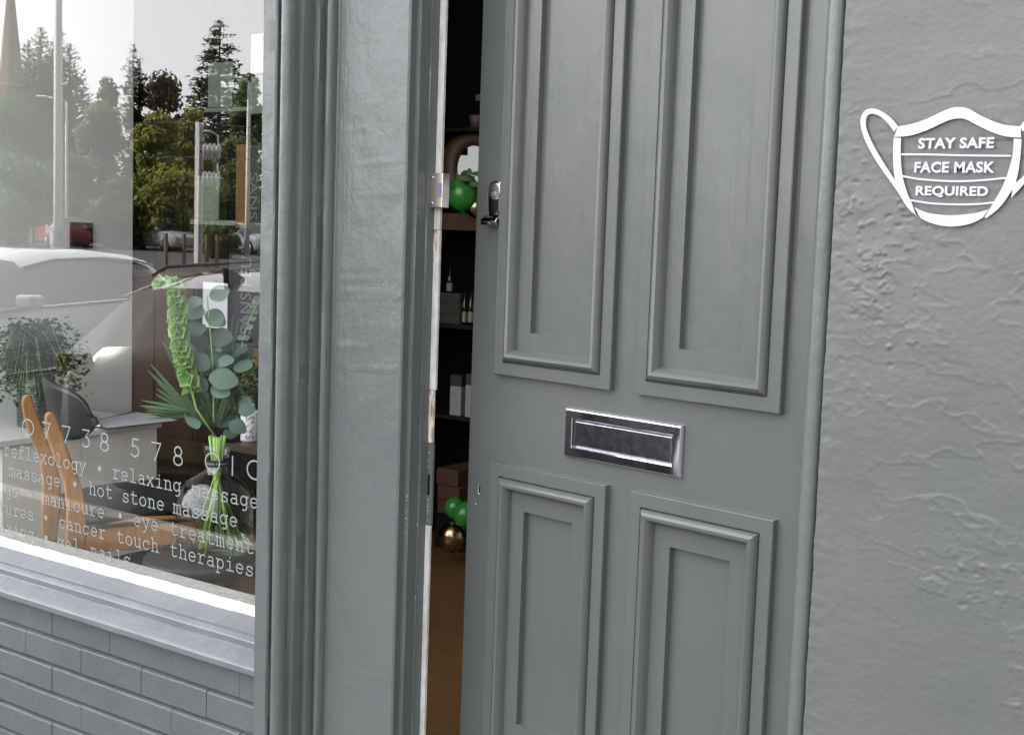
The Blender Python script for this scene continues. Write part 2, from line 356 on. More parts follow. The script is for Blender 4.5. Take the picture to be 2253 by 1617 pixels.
for j in range(nz + 1):
    z = z0 + j * dz
    for i in range(nx + 1):
        x = XW0 + i * dx
        ed = noise.noise(Vector((z * 26, 1.3, 7))) * .0009 + noise.noise(Vector((z * 110, 4.3, 7))) * .0007 if i == 0 else 0
        vs.append((x + ed, relief(x, z), z))
g.add(vs, [(j * (nx + 1) + i, j * (nx + 1) + i + 1, (j + 1) * (nx + 1) + i + 1, (j + 1) * (nx + 1) + i) for j in range(nz) for i in range(nx)], True)
X1 = XW0 + nx * dx; Z1 = z0 + nz * dz
g.add([(XW0, 0, 0), (X1, 0, 0), (X1, 0, z0), (XW0, 0, z0)], [(0, 1, 2, 3)])
g.add([(XW0, 0, Z1), (X1, 0, Z1), (X1, 0, ZT), (XW0, 0, ZT)], [(0, 1, 2, 3)])
g.add([(X1, 0, 0), (4, 0, 0), (4, 0, ZT), (X1, 0, ZT)], [(0, 1, 2, 3)])
g.add([(XW0, .001, 0), (XW0, .001, ZT), (XW0, .3, ZT), (XW0, .3, 0)], [(0, 1, 2, 3)])
g.add([(XW0, .3, 0), (4, .3, 0), (4, .3, ZT), (XW0, .3, ZT)], [(0, 1, 2, 3)])
tag(g.build('rendered_wall', M['paint_wall'], recalc=False), 'rough grey painted masonry wall right of the door carrying the face mask sticker', 'wall')

# ------------------------------------------------------------------ door frame
df = empty('door_frame', (xg, 0, 0), 0, 'grey door frame with chipped white edge around the half open door', 'door frame')
YS = .0005
s1 = xg; pr = [(s1, .0365), (s1, .022)]
pr = [(s1 + .0015, .036), (s1 + .0015, .019), (s1 + .009, .0185), (s1 + .0105, .021), (s1 + .0105, .050), (s1 + .014, .051), (s1 + .0145, .053), (s1 + .0145, .079), (s1 + .0145, .2)]
# right facing reveal: the board edge, two ledges
pr = [(xg - .02, .0205), (xg + .008, .0205), (xg + .0098, .023), (xg + .0098, .0515), (xg + .0128, .0518), (xg + .0135, .0535), (xg + .0135, .081)]
g = rough_strip(pr, .0, 2.6, 420, .0011, 5.5); o = g.build('jamb', M['paint'], recalc=False); put(o, df)
xj = xg + .0135
def seg(name, zt, zb, m, wd=.0155, y=.0745):
    g = MB(); n = max(2, int((zt - zb) / .006)); vs = []
    for kk in range(n + 1):
        z = zb + (zt - zb) * kk / n; e = noise.noise(Vector((z * 60, 3, 1))) * .0012 + (noise.noise(Vector((z * 230, 3, 1))) * .0008)
        vs += [(xj + .0005, y, z), (xj + wd + e, y, z), (xj + wd + e * .5, y + .006, z)]
    g.add(vs, [(kk * 3 + i, kk * 3 + i + 1, kk * 3 + i + 4, kk * 3 + i + 3) for kk in range(n) for i in range(2)])
    o = g.build(name, m, recalc=False); put(o, df); return o
def zj(py): return atY(955, py, .0745).z
seg('door_stop', 2.6, zj(505), M['white_paint']); seg('chipped_patch', zj(505) - .0005, zj(575), M['bare_wood'], .0075)
seg('door_stop', zj(505) - .001, zj(858), M['white_paint'], .0155, .0752)
seg('chipped_patch', zj(858) - .0005, zj(975), M['bare_wood'], .012)
seg('door_stop', zj(976), zj(1157), M['paint'], .0145)
seg('door_stop', zj(1158), 0.05, M['white_paint'], .0125)
g = MB(); g.box((xj + .0045, .0725, zj(1090)), (xj + .0085, .0755, zj(1045))); put(g.build('latch_slot', M['dark']), df)
# strike plate (nickel rim lock keep)
zt, zb = zj(382), zj(458); x0 = xj - .004
g = MB(); g.box((x0, .062, zb), (x0 + .034, .0735, zt)); g.box((x0 + .029, .0735, zb), (x0 + .034, .085, zt)); g.box((x0, .0735, zb), (x0 + .004, .08, zt))
kp = put(g.build('lock_keep', M['nickel'], bevel=.002), df)
g = MB(); g.box((x0 + .021, .0605, zb + .022), (x0 + .031, .0618, zt - .02)); o = g.build('slot', M['pole_blue']); put(o, df); o.parent = kp; o.matrix_parent_inverse = kp.matrix_parent_inverse.copy(); o.matrix_parent_inverse = Matrix.Identity(4)
kp_fix = o
for zz in (zb + .009, zt - .009):
    g = MB(); g.lathe([(.0001, .0), (.0028, 0), (.0028, .001), (.0001, .0012)], n=12)
    o = g.build('screw', M['steel']); o.parent = kp
    o.data.transform(Matrix.Translation((x0 + .008, .0618, zz)) @ Matrix.Rotation(R(90), 4, 'X'))
# hinge side post with bead
g = rough_strip([(-.85, .3), (-.85, .034), (-.8455, .032), (-.843, .024), (-.8405, .013), (-.835, .005), (-.827, .0005), (-.819, .0), (-.8125, .004), (-.809, .011), (-.8085, .03), (-.8085, .3)], 0, 2.6, 420, .0004, 1.7)
o = g.build('hinge_post', M['paint'], recalc=False); put(o, df); o.modifiers.new('e', 'EDGE_SPLIT').split_angle = R(50)
for p in o.data.polygons: p.use_smooth = True
g = MB(); g.box((xj + .0005, .0, 2.601), (-.8, .2, ZT - .004)); put(g.build('door_head', M['paint']), df)
st = MB(); st.box((xg + .02, -.15, -.02), (-.8, .069, .045)); tag(st.build('doorstep', M['slab'], bevel=.01), 'worn stone doorstep under the shop door', 'step')

def flakes(root, pts, m, name='paint_chip'):
    g = MB()
    for (x, y, z, r_) in pts:
        n_ = 7; g.add([(x + r_ * math.cos(t * .9) * rnd.uniform(.5, 1.1), y, z + r_ * 1.3 * math.sin(t * .9) * rnd.uniform(.5, 1.2)) for t in range(n_)], [tuple(range(n_))])
    return put(g.build(name, m, recalc=False), root)
flakes(df, [(xg + .0088, .0176, zj(rnd.uniform(1080, 1210)), rnd.uniform(.0008, .0018)) for _ in range(8)] + [(xg + .0125, .0500, zj(rnd.uniform(1000, 1500)), rnd.uniform(.0006, .0014)) for _ in range(12)] + [(xj + .006, .0735, zj(rnd.uniform(990, 1150)), rnd.uniform(.0008, .0018)) for _ in range(14)] + [(xj + .002, .0725, zj(rnd.uniform(1200, 1617)), rnd.uniform(.0006, .0016)) for _ in range(14)], M['white_paint'])
# ------------------------------------------------------------------ door (local: x from hinge to free edge, y outwards, z up)
AD = 9.2; hx = atY(1782, 808, .03).x
door = empty('door', (hx, .03, 0), R(180 - AD), 'grey four panel shop door standing half open with chrome letter plate', 'door')
DW = .808; ZB, ZTD = .062, 2.595; TH = -.044
PX = [(.045, .3585), (.4185, .7295)]; PZ = [(.56, 1.184), (1.3655, 2.47)]
def dleaf(name, x0, x1, z0, z1):
    pass
g = MB(); IN = .055
xa = [0, PX[0][0] + IN, PX[0][1] - IN, PX[1][0] + IN, PX[1][1] - IN, DW]
g.box((xa[0], TH, ZB), (xa[1], 0, ZTD)); g.box((xa[2], TH, ZB), (xa[3], 0, ZTD)); g.box((xa[4], TH, ZB), (xa[5], 0, ZTD))
for (a, b) in ((xa[1], xa[2]), (xa[3], xa[4])):
    for (c, d) in ((ZB, PZ[0][0] + IN), (PZ[0][1] - IN, PZ[1][0] + IN), (PZ[1][1] - IN, ZTD)):
        g.box((a, TH, c), (b, 0, d))
def door_face():
    # one continuous skin: front face with four holes, plus sides and back
    g = MB(); ys = [ZB, PZ[0][0] + IN, PZ[0][1] - IN, PZ[1][0] + IN, PZ[1][1] - IN, ZTD]
    n = len(xa); vs = [(x, 0, z) for z in ys for x in xa]; fs = []
    for j in range(5):
        for i in range(5):
            if i in (1, 3) and j in (1, 3): continue
            fs.append((j * n + i, j * n + i + 1, (j + 1) * n + i + 1, (j + 1) * n + i))
    g.add(vs, fs)
    g.add([(0, 0, ZB), (DW, 0, ZB), (DW, TH, ZB), (0, TH, ZB), (0, 0, ZTD), (DW, 0, ZTD), (DW, TH, ZTD), (0, TH, ZTD)],
          [(0, 1, 2, 3), (4, 5, 6, 7), (1, 2, 6, 5), (0, 3, 7, 4), (2, 3, 7, 6)])
    return g
leaf = door_face().build('door_leaf', M['paint_door'], door, recalc=False)
RP = [(0, .0), (0, .0125), (.0015, .014), (.0255, .014), (.0265, .0065), (.0285, .0065), (.0293, .0165), (.033, .0215), (.0385, .0242), (.0445, .023), (.0495, .0175), (.0525, .010), (.0545, .0035)]
RF = [(.0545, .0035), (.09, .0035), (.091, -.0095)]
for (x0, x1) in PX:
    for (z0, z1) in PZ:
        def ring(pr, m, name, smooth=False, cap=False, par=door):
            g = MB(); vs = []
            for a, h in pr: vs += [(x0 + a, h, z0 + a), (x1 - a, h, z0 + a), (x1 - a, h, z1 - a), (x0 + a, h, z1 - a)]
            fs = [(i * 4 + j, i * 4 + (j + 1) % 4, (i + 1) * 4 + (j + 1) % 4, (i + 1) * 4 + j) for i in range(len(pr) - 1) for j in range(4)]
            if cap: b = (len(pr) - 1) * 4; fs.append((b, b + 1, b + 2, b + 3))
            g.add(vs, fs); return g.build(name, m, par, recalc=False)
        pn = ring(RF, M['paint_door'], 'panel', cap=True)
        ml = ring(RP, M['paint_door'], 'moulding', par=pn)
        for p in ml.data.polygons:
            p.use_smooth = True
        ml.modifiers.new('e', 'EDGE_SPLIT').split_angle = R(32)
# letter plate
lx0, lx1, lz0, lz1 = .249, .5335, 1.2235, 1.32
def rect_ring(x0, x1, z0, z1, pr, cap=False):
    g = MB(); vs = []
    for a, h in pr: vs += [(x0 + a, h, z0 + a), (x1 - a, h, z0 + a), (x1 - a, h, z1 - a), (x0 + a, h, z1 - a)]
    fs = [(i * 4 + j, i * 4 + (j + 1) % 4, (i + 1) * 4 + (j + 1) % 4, (i + 1) * 4 + j) for i in range(len(pr) - 1) for j in range(4)]
    if cap: b = (len(pr) - 1) * 4; fs.append((b, b + 1, b + 2, b + 3))
    return g.add(vs, fs)
lp = rect_ring(lx0, lx1, lz0, lz1, [(0, 0), (0, .004), (.0025, .0085), (.0045, .0095), (.019, .0095), (.0205, .0082), (.0208, .0015)]).build('letter_plate', M['chrome'], door, recalc=False)
rect_ring(lx0 + .0205, lx1 - .0205, lz0 + .0205, lz1 - .0205, [(0, .0015), (.003, .0017), (.0045, .0045), (.006, .005)], cap=True).build('flap', M['chrome_old'], lp, recalc=False)
# cylinder pull lock
def disc(cx, cz, r, y0, y1, n=32, rx=None):
    g = MB(); g.prism([(cx + (rx or r) * math.cos(2 * math.pi * i / n), cz + r * math.sin(2 * math.pi * i / n)) for i in range(n)], y0, y1, 'y'); return g
cx, cz = .7495, 1.7355
pp = [(cx + .0225 * math.cos(R(a)), cz + .0215 * math.sin(R(a))) for a in range(0, 181, 12)] + [(cx - .0218, cz - .018), (cx - .019, 1.69), (cx - .019, 1.682), (cx + .019, 1.682), (cx + .019, 1.69), (cx + .0218, cz - .018)]
g = MB(); g.prism(pp, 0, .006, 'y'); lk = g.build('lock_plate', M['chrome'], door, bevel=.002)
disc(cx, cz, .017, .006, .0095).build('cylinder', M['steel'], lk, bevel=.001)
g = disc(cx - .001, cz - .006, .0055, .0095, .0103); g.build('key_plug', M['nickel'], lk)
g = MB(); g.box((cx - .0019, .0103, cz - .0105), (cx - .0001, .0107, cz - .0025)); g.build('keyway', M['dark'], lk)
hp = [(.004, 1.688), (.012, 1.686), (.020, 1.681), (.024, 1.674), (.022, 1.668), (.016, 1.6655), (.0165, 1.669), (.0195, 1.672), (.0185, 1.677), (.013, 1.6805), (.004, 1.683)]
g = MB(); g.prism(hp, cx - .021, cx + .023, 'x', smooth=False); g.build('pull_lip', M['chrome'], lk, bevel=.0008)
g = MB(); g.box((.771, .0003, 1.1095), (.7745, .0008, 1.1255)); g.build('old_latch_hole', M['dark'], door)
g = MB(); g.add([(.7705, .0006, 1.109), (.7715, .0012, 1.1075), (.776, .0012, 1.1085), (.7755, .0006, 1.1275), (.7748, .0006, 1.128), (.775, .0008, 1.110)], [(0, 1, 2, 3, 4, 5)]); g.build('chip', M['white_paint'], door)
g = MB()
for (a, b) in ((.7825, 1.085), (.7165, 1.155), (.7071, 1.3875)): g.ball((a, .0006, b), .0014, 5, (1, .5, 1.3))
g.build('chip', M['white_paint'], door)

# ------------------------------------------------------------------ window: frame, sill, pane, lettering
GY = .06; WL = -4.98
win = empty('shop_window', (-3, GY, .778), 0, 'large plate glass shop window with white service lettering and grey painted sill', 'window')
g = MB(); g.add([(WL, GY, .770), (xs + .02, GY, .770), (xs + .02, GY, ZT), (WL, GY, ZT)], [(0, 1, 2, 3)]); put(g.build('glass_pane', M['glass'], recalc=False), win)
def sprof(name, pts, m, x0=WL, x1=xs + .002, amp=.0006, par=win):
    g = MB(); n = 300; vs = []; mm = len(pts)
    for kk in range(n + 1):
        x = x0 + (x1 - x0) * kk / n
        for i, (y, z) in enumerate(pts):
            d = noise.noise(Vector((x * 9, i * 5.3, 2))) * amp + noise.noise(Vector((x * 60, i * 5.3, 8))) * amp * .6
            vs.append((x, y + d * .5, z + d))
    g.add(vs, [(kk * mm + i, kk * mm + i + 1, (kk + 1) * mm + i + 1, (kk + 1) * mm + i) for kk in range(n) for i in range(mm - 1)])
    return put(g.build(name, m, recalc=False), par)
sprof('glazing_bead', [(.068, .778), (.058, .779), (.052, .776), (.0445, .7575)], M['bead_paint'], amp=.0012)
sill = sprof('sill', [(.046, .7575), (.04, .7565), (-.008, .7435), (-.012, .742), (-.0125, .737), (-.016, .7372), (-.029, .7325), (-.031, .7295), (-.031, .716), (-.034, .7145), (-.08, .7015), (-.086, .699), (-.088, .696), (-.088, .684), (-.085, .681), (-.055, .6805), (-.055, .66)], M['paint_sill'], amp=.0009)
g = MB(); g.box((WL - .14, -.02, .66), (WL, .14, ZT - .002)); put(g.build('frame_stile', M['paint']), win)
g = MB(); g.box((WL, .062, .70), (xs + .02, .14, .7695)); put(g.build('bottom_rail', M['white_paint']), win)
# ---- stroke lettering
def A(cx, cy, rx, ry, a0, a1, n=14): return [(cx + rx * math.cos(R(a0 + (a1 - a0) * i / n)), cy + ry * math.sin(R(a0 + (a1 - a0) * i / n))) for i in range(n + 1)]
GL = {
 'r': [[(.9, 4), (2.2, 4), (2.2, 0)], [(.9, 0), (4.1, 0)], [(2.2, 2.3), (2.8, 3.4), (3.8, 4), (4.6, 4), (5.2, 3.6)]],
 'e': [[(1, 2.05), (5, 2.05)] + A(3, 2, 2, 2, 5, 318, 22)],
 'f': [[(2.5, 0), (2.5, 4.8)] + A(3.7, 4.8, 1.2, 1.25, 180, 70, 8) + [(4.9, 5.9)], [(1, 4), (4.6, 4)], [(1, 0), (4.4, 0)]],
 'l': [[(1.3, 6), (3.1, 6), (3.1, 0)], [(1, 0), (5.2, 0)]],
 'x': [[(1.2, 4), (4.9, 0)], [(4.7, 4), (1.1, 0)], [(.6, 4), (2.2, 4)], [(3.8, 4), (5.2, 4)], [(.6, 0), (2.1, 0)], [(3.9, 0), (5.4, 0)]],
 'o': [A(3, 2, 2.1, 2, 0, 360, 24)],
 'g': [A(2.8, 2.1, 1.85, 1.9, 0, 360, 22), [(5.5, 4), (4.65, 4), (4.65, -.6)] + A(3.1, -.7, 1.55, 1.3, 0, -120, 10)],
 'y': [[(1, 4), (3.2, .1)], [(5, 4), (2.2, -2), (.9, -2)], [(.4, 4), (1.9, 4)], [(4.1, 4), (5.6, 4)]],
 'm': [[(.3, 4), (1.0, 4), (1.0, 0)], [(.3, 0), (1.8, 0)], [(1, 3.1)] + A(2, 3.1, 1, .9, 150, 0, 8) + [(3, 0)], [(2.6, 0), (3.7, 0)], [(3, 3.1)] + A(4, 3.1, 1, .9, 150, 0, 8) + [(5, 0)], [(4.6, 0), (5.7, 0)]],
 'a': [[(1.4, 3.6)] + A(2.9, 3, 1.5, 1, 120, 0, 8) + [(4.4, 0), (5.4, 0)], [(4.4, 2.3)] + A(2.8, 1.15, 1.8, 1.15, 60, 300, 14) + [(4.4, .9)]],
 's': [[(4.6, 3.9), (4.6, 2.9)], [(4.6, 3.1)] + A(3, 3, 1.5, 1, 30, 270, 12) + A(3, 1, 1.75, 1, 90, -150, 12), [(1.2, .1), (1.2, 1.2)]],
 'h': [[(.5, 6), (1.5, 6), (1.5, 0)], [(.6, 0), (2.5, 0)], [(1.5, 3)] + A(3, 2.8, 1.5, 1.2, 150, 0, 10) + [(4.5, 0)], [(3.6, 0), (5.5, 0)]],
 't': [[(2.1, 5.6), (2.1, 1)] + A(3.3, 1, 1.2, 1, 180, 300, 8) + [(5, .5)], [(.8, 4), (4.6, 4)]],
 'n': [[(.5, 4), (1.5, 4), (1.5, 0)], [(.6, 0), (2.5, 0)], [(1.5, 3)] + A(3, 2.8, 1.5, 1.2, 150, 0, 10) + [(4.5, 0)], [(3.6, 0), (5.5, 0)]],
 'i': [[(1.3, 4), (3.1, 4), (3.1, 0)], [(1, 0), (5.2, 0)], [(3.05, 5.4), (3.05, 5.8)]],
 'c': [A(3.1, 2, 2.1, 2, 38, 322, 20), [(4.75, 3.9), (4.75, 2.7)]],
 'u': [[(.4, 4), (1.4, 4), (1.4, 1.3)] + A(2.8, 1.25, 1.4, 1.25, 180, 320, 10) + [(4.5, 1.1)], [(3.6, 4), (4.6, 4), (4.6, 0), (5.5, 0)]],
 'p': [[(.4, 4), (1.3, 4), (1.3, -2)], [(.4, -2), (2.6, -2)], A(3.1, 2, 1.8, 1.95, 0, 360, 20)],
 'w': [[(.9, 4), (1.8, 0), (3, 3), (4.2, 0), (5.1, 4)], [(.3, 4), (1.7, 4)], [(4.3, 4), (5.7, 4)]],
 'd': [A(2.9, 2, 1.8, 1.95, 0, 360, 20), [(3.6, 6), (4.7, 6), (4.7, 0), (5.6, 0)]],
}
DG = {
 '0': (1.15, [A(.575, .5, .53, .46, 0, 360, 30)]), '1': (.2, [[(.1, .02), (.1, .98)]]),
 '7': (.8, [[(.05, .96), (.76, .96), (.3, .02)]]),
 '3': (.72, [[(.06, .96), (.66, .96), (.3, .58)] + A(.33, .3, .32, .28, 88, -150, 14)]),
 '8': (.75, [A(.37, .72, .27, .24, 0, 360, 22), A(.37, .25, .33, .25, 0, 360, 24)]),
 '5': (.75, [[(.66, .96), (.2, .96), (.13, .55)] + A(.34, .3, .33, .29, 120, -150, 16)]),
}
class Ribbon:
    def __init__(s, y): s.mb = MB(); s.y = y; s.k = 0
    def line(s, pts, wd):
        yy = s.y - (s.k % 4) * .00012; s.k += 1; P = [Vector(p) for p in pts]; L = []; Rr = []
        cl = (P[0] - P[-1]).length < 1e-6
        for i, p in enumerate(P):
            if cl: a = P[i - 1] if i else P[-2]; b = P[i + 1] if i < len(P) - 1 else P[1]
            else: a = P[max(i - 1, 0)]; b = P[min(i + 1, len(P) - 1)]
            d1 = (p - a).normalized() if (p - a).length > 1e-9 else (b - p).normalized()
            d2 = (b - p).normalized() if (b - p).length > 1e-9 else d1
            t = (d1 + d2); t = t.normalized() if t.length > .2 else d1
            nn = Vector((-t.y, t.x)); sc_ = 1 / max(.6, abs(nn.dot(Vector((-d1.y, d1.x)))))
            e = Vector((0, 0))
            if not cl and i == 0: e = -d2 * wd * .35
            if not cl and i == len(P) - 1: e = d1 * wd * .35
            L.append(p + nn * wd / 2 * sc_ + e); Rr.append(p - nn * wd / 2 * sc_ + e)
        vs = [(q.x, yy, q.y) for q in L] + [(q.x, yy, q.y) for q in Rr]; m_ = len(P)
        s.mb.add(vs, [(i, i + 1, m_ + i + 1, m_ + i) for i in range(m_ - 1)])
PITCH = .0327; U = PITCH / 6
def text_line(rb, s, x, z, wd=.0031):
    for ch in s:
        if ch == '*':
            rb.mb.add([(x + .016 + .0068 * math.cos(t * .4488), rb.y, z + .0165 + .0068 * math.sin(t * .4488)) for t in range(14)], [tuple(range(14))])
        elif ch in GL:
            for st_ in GL[ch]: rb.line([(x + a * U, z + b * U) for a, b in st_], wd)
        x += PITCH
    return x
# words placed where they stand on the pane
def line_from(words, z, name):
    rb = Ribbon(GY - .0012)
    for (s, x) in words: text_line(rb, s, x, z)
    o = put(rb.mb.build(name, M['frost'], recalc=False), win); return o
line_from([('reflexology', -3.148), ('*', -2.752), ('relaxing', -2.6862), ('massage', -2.389)], 1.007, 'service_lettering')
line_from([('massage', -3.124), ('*', -2.852), ('hot', -2.779), ('stone', -2.648), ('massage', -2.456)], .953, 'service_lettering')
line_from([('ge', -3.142), ('*', -3.042), ('manicure', -2.974), ('*', -2.669), ('eye', -2.603), ('treatments', -2.466)], .899, 'service_lettering')
line_from([('tures', -3.172), ('*', -2.975), ('cancer', -2.904), ('touch', -2.667), ('therapies', -2.466)], .846, 'service_lettering')
line_from([('waxing', -3.204), ('*', -2.974), ('gel', -2.912), ('nails', -2.773)], .792, 'service_lettering')
rb = Ribbon(GY - .0012)
for ch, c in zip('07738578010', (-3.037, -2.957, -2.873, -2.79, -2.716, -2.597, -2.518, -2.438, -2.317, -2.249, -2.176)):
    wd, ss = DG[ch]
    for st_ in ss: rb.line([(c + (a - wd / 2) * .046, 1.0715 + b * .046) for a, b in st_], .0038)
put(rb.mb.build('phone_number_lettering', M['frost'], recalc=False), win)

# ------------------------------------------------------------------ brick stall riser
g = MB(); BY = -.06
g.box((-5.1, BY + .0105, 0), (xs + .003, .05, .6795))
zt = .6765; row = 0; pp0 = (-3.001, -.0)
xA = atY(114.2, 1330, BY).x; xB = atY(179, 1400, BY).x
while zt > .02:
    x = (xA if row % 2 == 0 else xB) - .226 * 11
    while x < xs:
        a = x + .0009; b = min(x + .226 - .0009, xs + .002)
        if b - a > .01 and b > -5.0:
            y0 = BY + rnd.uniform(-.0012, .0012); zb = zt - .0650 + rnd.uniform(-.0008, .0008); zz = zt - .0012 + rnd.uniform(-.001, .001)
            # weathered joint: the brick's top edge catches the light
            nseg = 6; vs = []
            for q in range(nseg + 1):
                xx = a + (b - a) * q / nseg; e = noise.noise(Vector((xx * 35, zz * 50, 0))) * .0011
                vs += [(xx, BY + .0125, zz + e + .0045), (xx, y0 + .001, zz + e - .002), (xx, y0, zz + e - .0045), (xx, y0, zb + .0015 + e * .6), (xx, y0 + .002, zb + e * .6), (xx, BY + .0125, zb + e * .6)]
            g.add(vs, [(q * 6 + i, q * 6 + i + 1, (q + 1) * 6 + i + 1, (q + 1) * 6 + i) for q in range(nseg) for i in range(5)] + [(0, 1, 2, 3, 4, 5), tuple(nseg * 6 + i for i in (5, 4, 3, 2, 1, 0))])
        x += .226
    zt -= .0725; row += 1
tag(g.build('brick_wall', M['paint_brick'], recalc=False), 'low grey painted brick wall beneath the shop window sill', 'wall')

# ------------------------------------------------------------------ face mask sticker
SX = lambda u, v: (lambda p: (p.x, p.z))(atY(1840 + u / 4.254, 180 + v / 4.254, -.004))
def poly_sticker(g, pts, y=-.0062):
    q = [SX(*p) for p in pts]; g.add([(a, y, b) for a, b in q], [tuple(range(len(q)))])
def smooth_pts(pts, n=6):
    out = []; P = [Vector(p) for p in pts]
    for i in range(len(P) - 1):
        p0 = P[max(i - 1, 0)]; p1 = P[i]; p2 = P[i + 1]; p3 = P[min(i + 2, len(P) - 1)]
        for t in range(n):
            t = t / n; out.append(.5 * ((2 * p1) + (-p0 + p2) * t + (2 * p0 - 5 * p1 + 4 * p2 - p3) * t * t + (-p0 + 3 * p1 - 3 * p2 + p3) * t ** 3))
    out.append(P[-1]); return out
def band(g, top, bot, y=-.0062):
    a = smooth_pts(top); b = smooth_pts(bot); n = min(len(a), len(b)); a = a[:n]; b = b[:n]
    qa = [SX(*p) for p in a]; qb = [SX(*p) for p in b]
    g.add([(u, y, v) for u, v in qa] + [(u, y, v) for u, v in qb], [(i, i + 1, n + i + 1, n + i) for i in range(n - 1)])
g = MB()
band(g, [(580, 420), (700, 400), (850, 350), (1000, 280), (1080, 248), (1160, 240), (1250, 258), (1340, 310), (1480, 375), (1600, 408), (1730, 420)],
        [(545, 520), (690, 508), (840, 462), (980, 398), (1070, 360), (1150, 347), (1220, 357), (1320, 408), (1460, 475), (1590, 515), (1735, 526)])
band(g, [(540, 528), (535, 700), (550, 900), (600, 1060), (680, 1190), (765, 1258)], [(610, 528), (608, 700), (625, 880), (665, 1030), (705, 1120), (745, 1235)], -.00625)
band(g, [(1665, 534), (1650, 700), (1600, 880), (1540, 1020), (1475, 1130), (1390, 1270)], [(1738, 540), (1725, 720), (1690, 920), (1620, 1060), (1530, 1180), (1410, 1278)], -.00625)
band(g, [(735, 1175), (850, 1225), (1000, 1248), (1150, 1248), (1290, 1232), (1428, 1198)], [(790, 1275), (880, 1320), (1000, 1350), (1120, 1355), (1260, 1330), (1375, 1275)], -.0062)
for l in ([(612, 682), (900, 684), (1200, 692), (1640, 696)], [(625, 885), (800, 915), (1100, 933), (1350, 925), (1592, 902)], [(690, 1108), (900, 1140), (1150, 1150), (1350, 1145), (1495, 1128)]):
    band(g, [(a, b - 9) for a, b in l], [(a, b + 9) for a, b in l], -.0063)
# ear loops
band(g, [(583, 420), (520, 345), (430, 280), (345, 253), (270, 275), (232, 350), (240, 450), (290, 590), (400, 780), (545, 985), (640, 1125)],
        [(545, 470), (480, 385), (410, 325), (345, 303), (300, 318), (282, 370), (290, 450), (340, 570), (430, 730), (550, 915), (600, 990)], -.00615)
band(g, [(1722, 420), (1790, 340), (1880, 275), (1960, 250), (2030, 270), (2065, 340), (2060, 440), (2010, 580), (1900, 780), (1760, 960), (1640, 1090)],
        [(1750, 470), (1820, 385), (1890, 325), (1960, 303), (2000, 318), (2015, 370), (2010, 450), (1960, 570), (1860, 735), (1760, 880), (1660, 960)], -.00615)
stk = empty('sticker', (-.6, -.006, 1.75), 0, 'white vinyl face mask sticker reading stay safe face mask required on the grey wall', 'sticker')
put(g.build('mask_outline', M['vinyl'], recalc=False), stk)
def text_mesh(txt, name, m, size, off=0., space=1.):
    c = bpy.data.curves.new(name, 'FONT'); c.body = txt; c.size = size; c.offset = off; c.align_x = 'CENTER'; c.align_y = 'CENTER'; c.space_character = space; c.resolution_u = 4
    o = bpy.data.objects.new(name, c); COL.objects.link(o); dg = bpy.context.evaluated_depsgraph_get(); me = bpy.data.meshes.new_from_object(o.evaluated_get(dg))
    COL.objects.unlink(o); bpy.data.objects.remove(o)
    me.materials.clear(); me.materials.append(m); n_ = bpy.data.objects.new(name, me); COL.objects.link(n_); return n_
def fit_text(txt, x0, x1, z0, z1, y, m, name, off=0., par=None, rot=None):
    o = text_mesh(txt, name, m, 1., off, 1.04)
    xsn = [v.co.x for v in o.data.vertices]; ysn = [v.co.y for v in o.data.vertices]
    ax, bx, ay, by = min(xsn), max(xsn), min(ysn), max(ysn)
    if rot:   # vertical text running upwards (rot=1) or downwards (rot=-1)
        for v in o.data.vertices:
            a = (v.co.x - ax) / (bx - ax); b = (v.co.y - ay) / (by - ay)
            if rot > 0: v.co = (x1 + (x0 - x1) * b, y, z0 + (z1 - z0) * a)
            else: v.co = (x0 + (x1 - x0) * b, y, z1 + (z0 - z1) * a)
    else:
        for v in o.data.vertices:
            v.co = (x0 + (x1 - x0) * (v.co.x - ax) / (bx - ax), y, z0 + (z1 - z0) * (v.co.y - ay) / (by - ay))
    if par: put(o, par)
    return o
for t, (a, b, c, d) in (('STAY SAFE', (772, 1480, 525, 628)), ('FACE MASK', (735, 1488, 750, 855)), ('REQUIRED', (748, 1425, 978, 1085))):
    p0 = SX(a, (c + d) / 2); p1 = SX(b, (c + d) / 2); q0 = SX((a + b) / 2, d); q1 = SX((a + b) / 2, c)
    fit_text(t, p0[0], p1[0], q0[1], q1[1], -.0066, M['vinyl'], 'sticker_lettering', .035, stk)

# ------------------------------------------------------------------ inside the window: desk
DX = -4.44
desk = empty('desk', (-4.7, 1.25, .05), 0, 'white reception desk behind the glass carrying the potted fern and clipboard', 'desk')
g = MB(); g.box((-4.99, .80, .775), (DX + .015, 1.66, .80)); put(g.build('desk_top', M['desk_top'], bevel=.003), desk)
g = MB(); g.box((-4.97, .905, .25), (DX, 1.262, .7745)); g.box((-4.97, 1.268, .25), (DX, 1.645, .7745)); g.box((-4.97, 1.262, .25), (DX - .006, 1.268, .7745)); put(g.build('cabinet', M['desk']), desk)
g = MB(); g.box((-4.9, .96, .05), (DX - .12, 1.6, .2495)); put(g.build('plinth', M['dark']), desk)
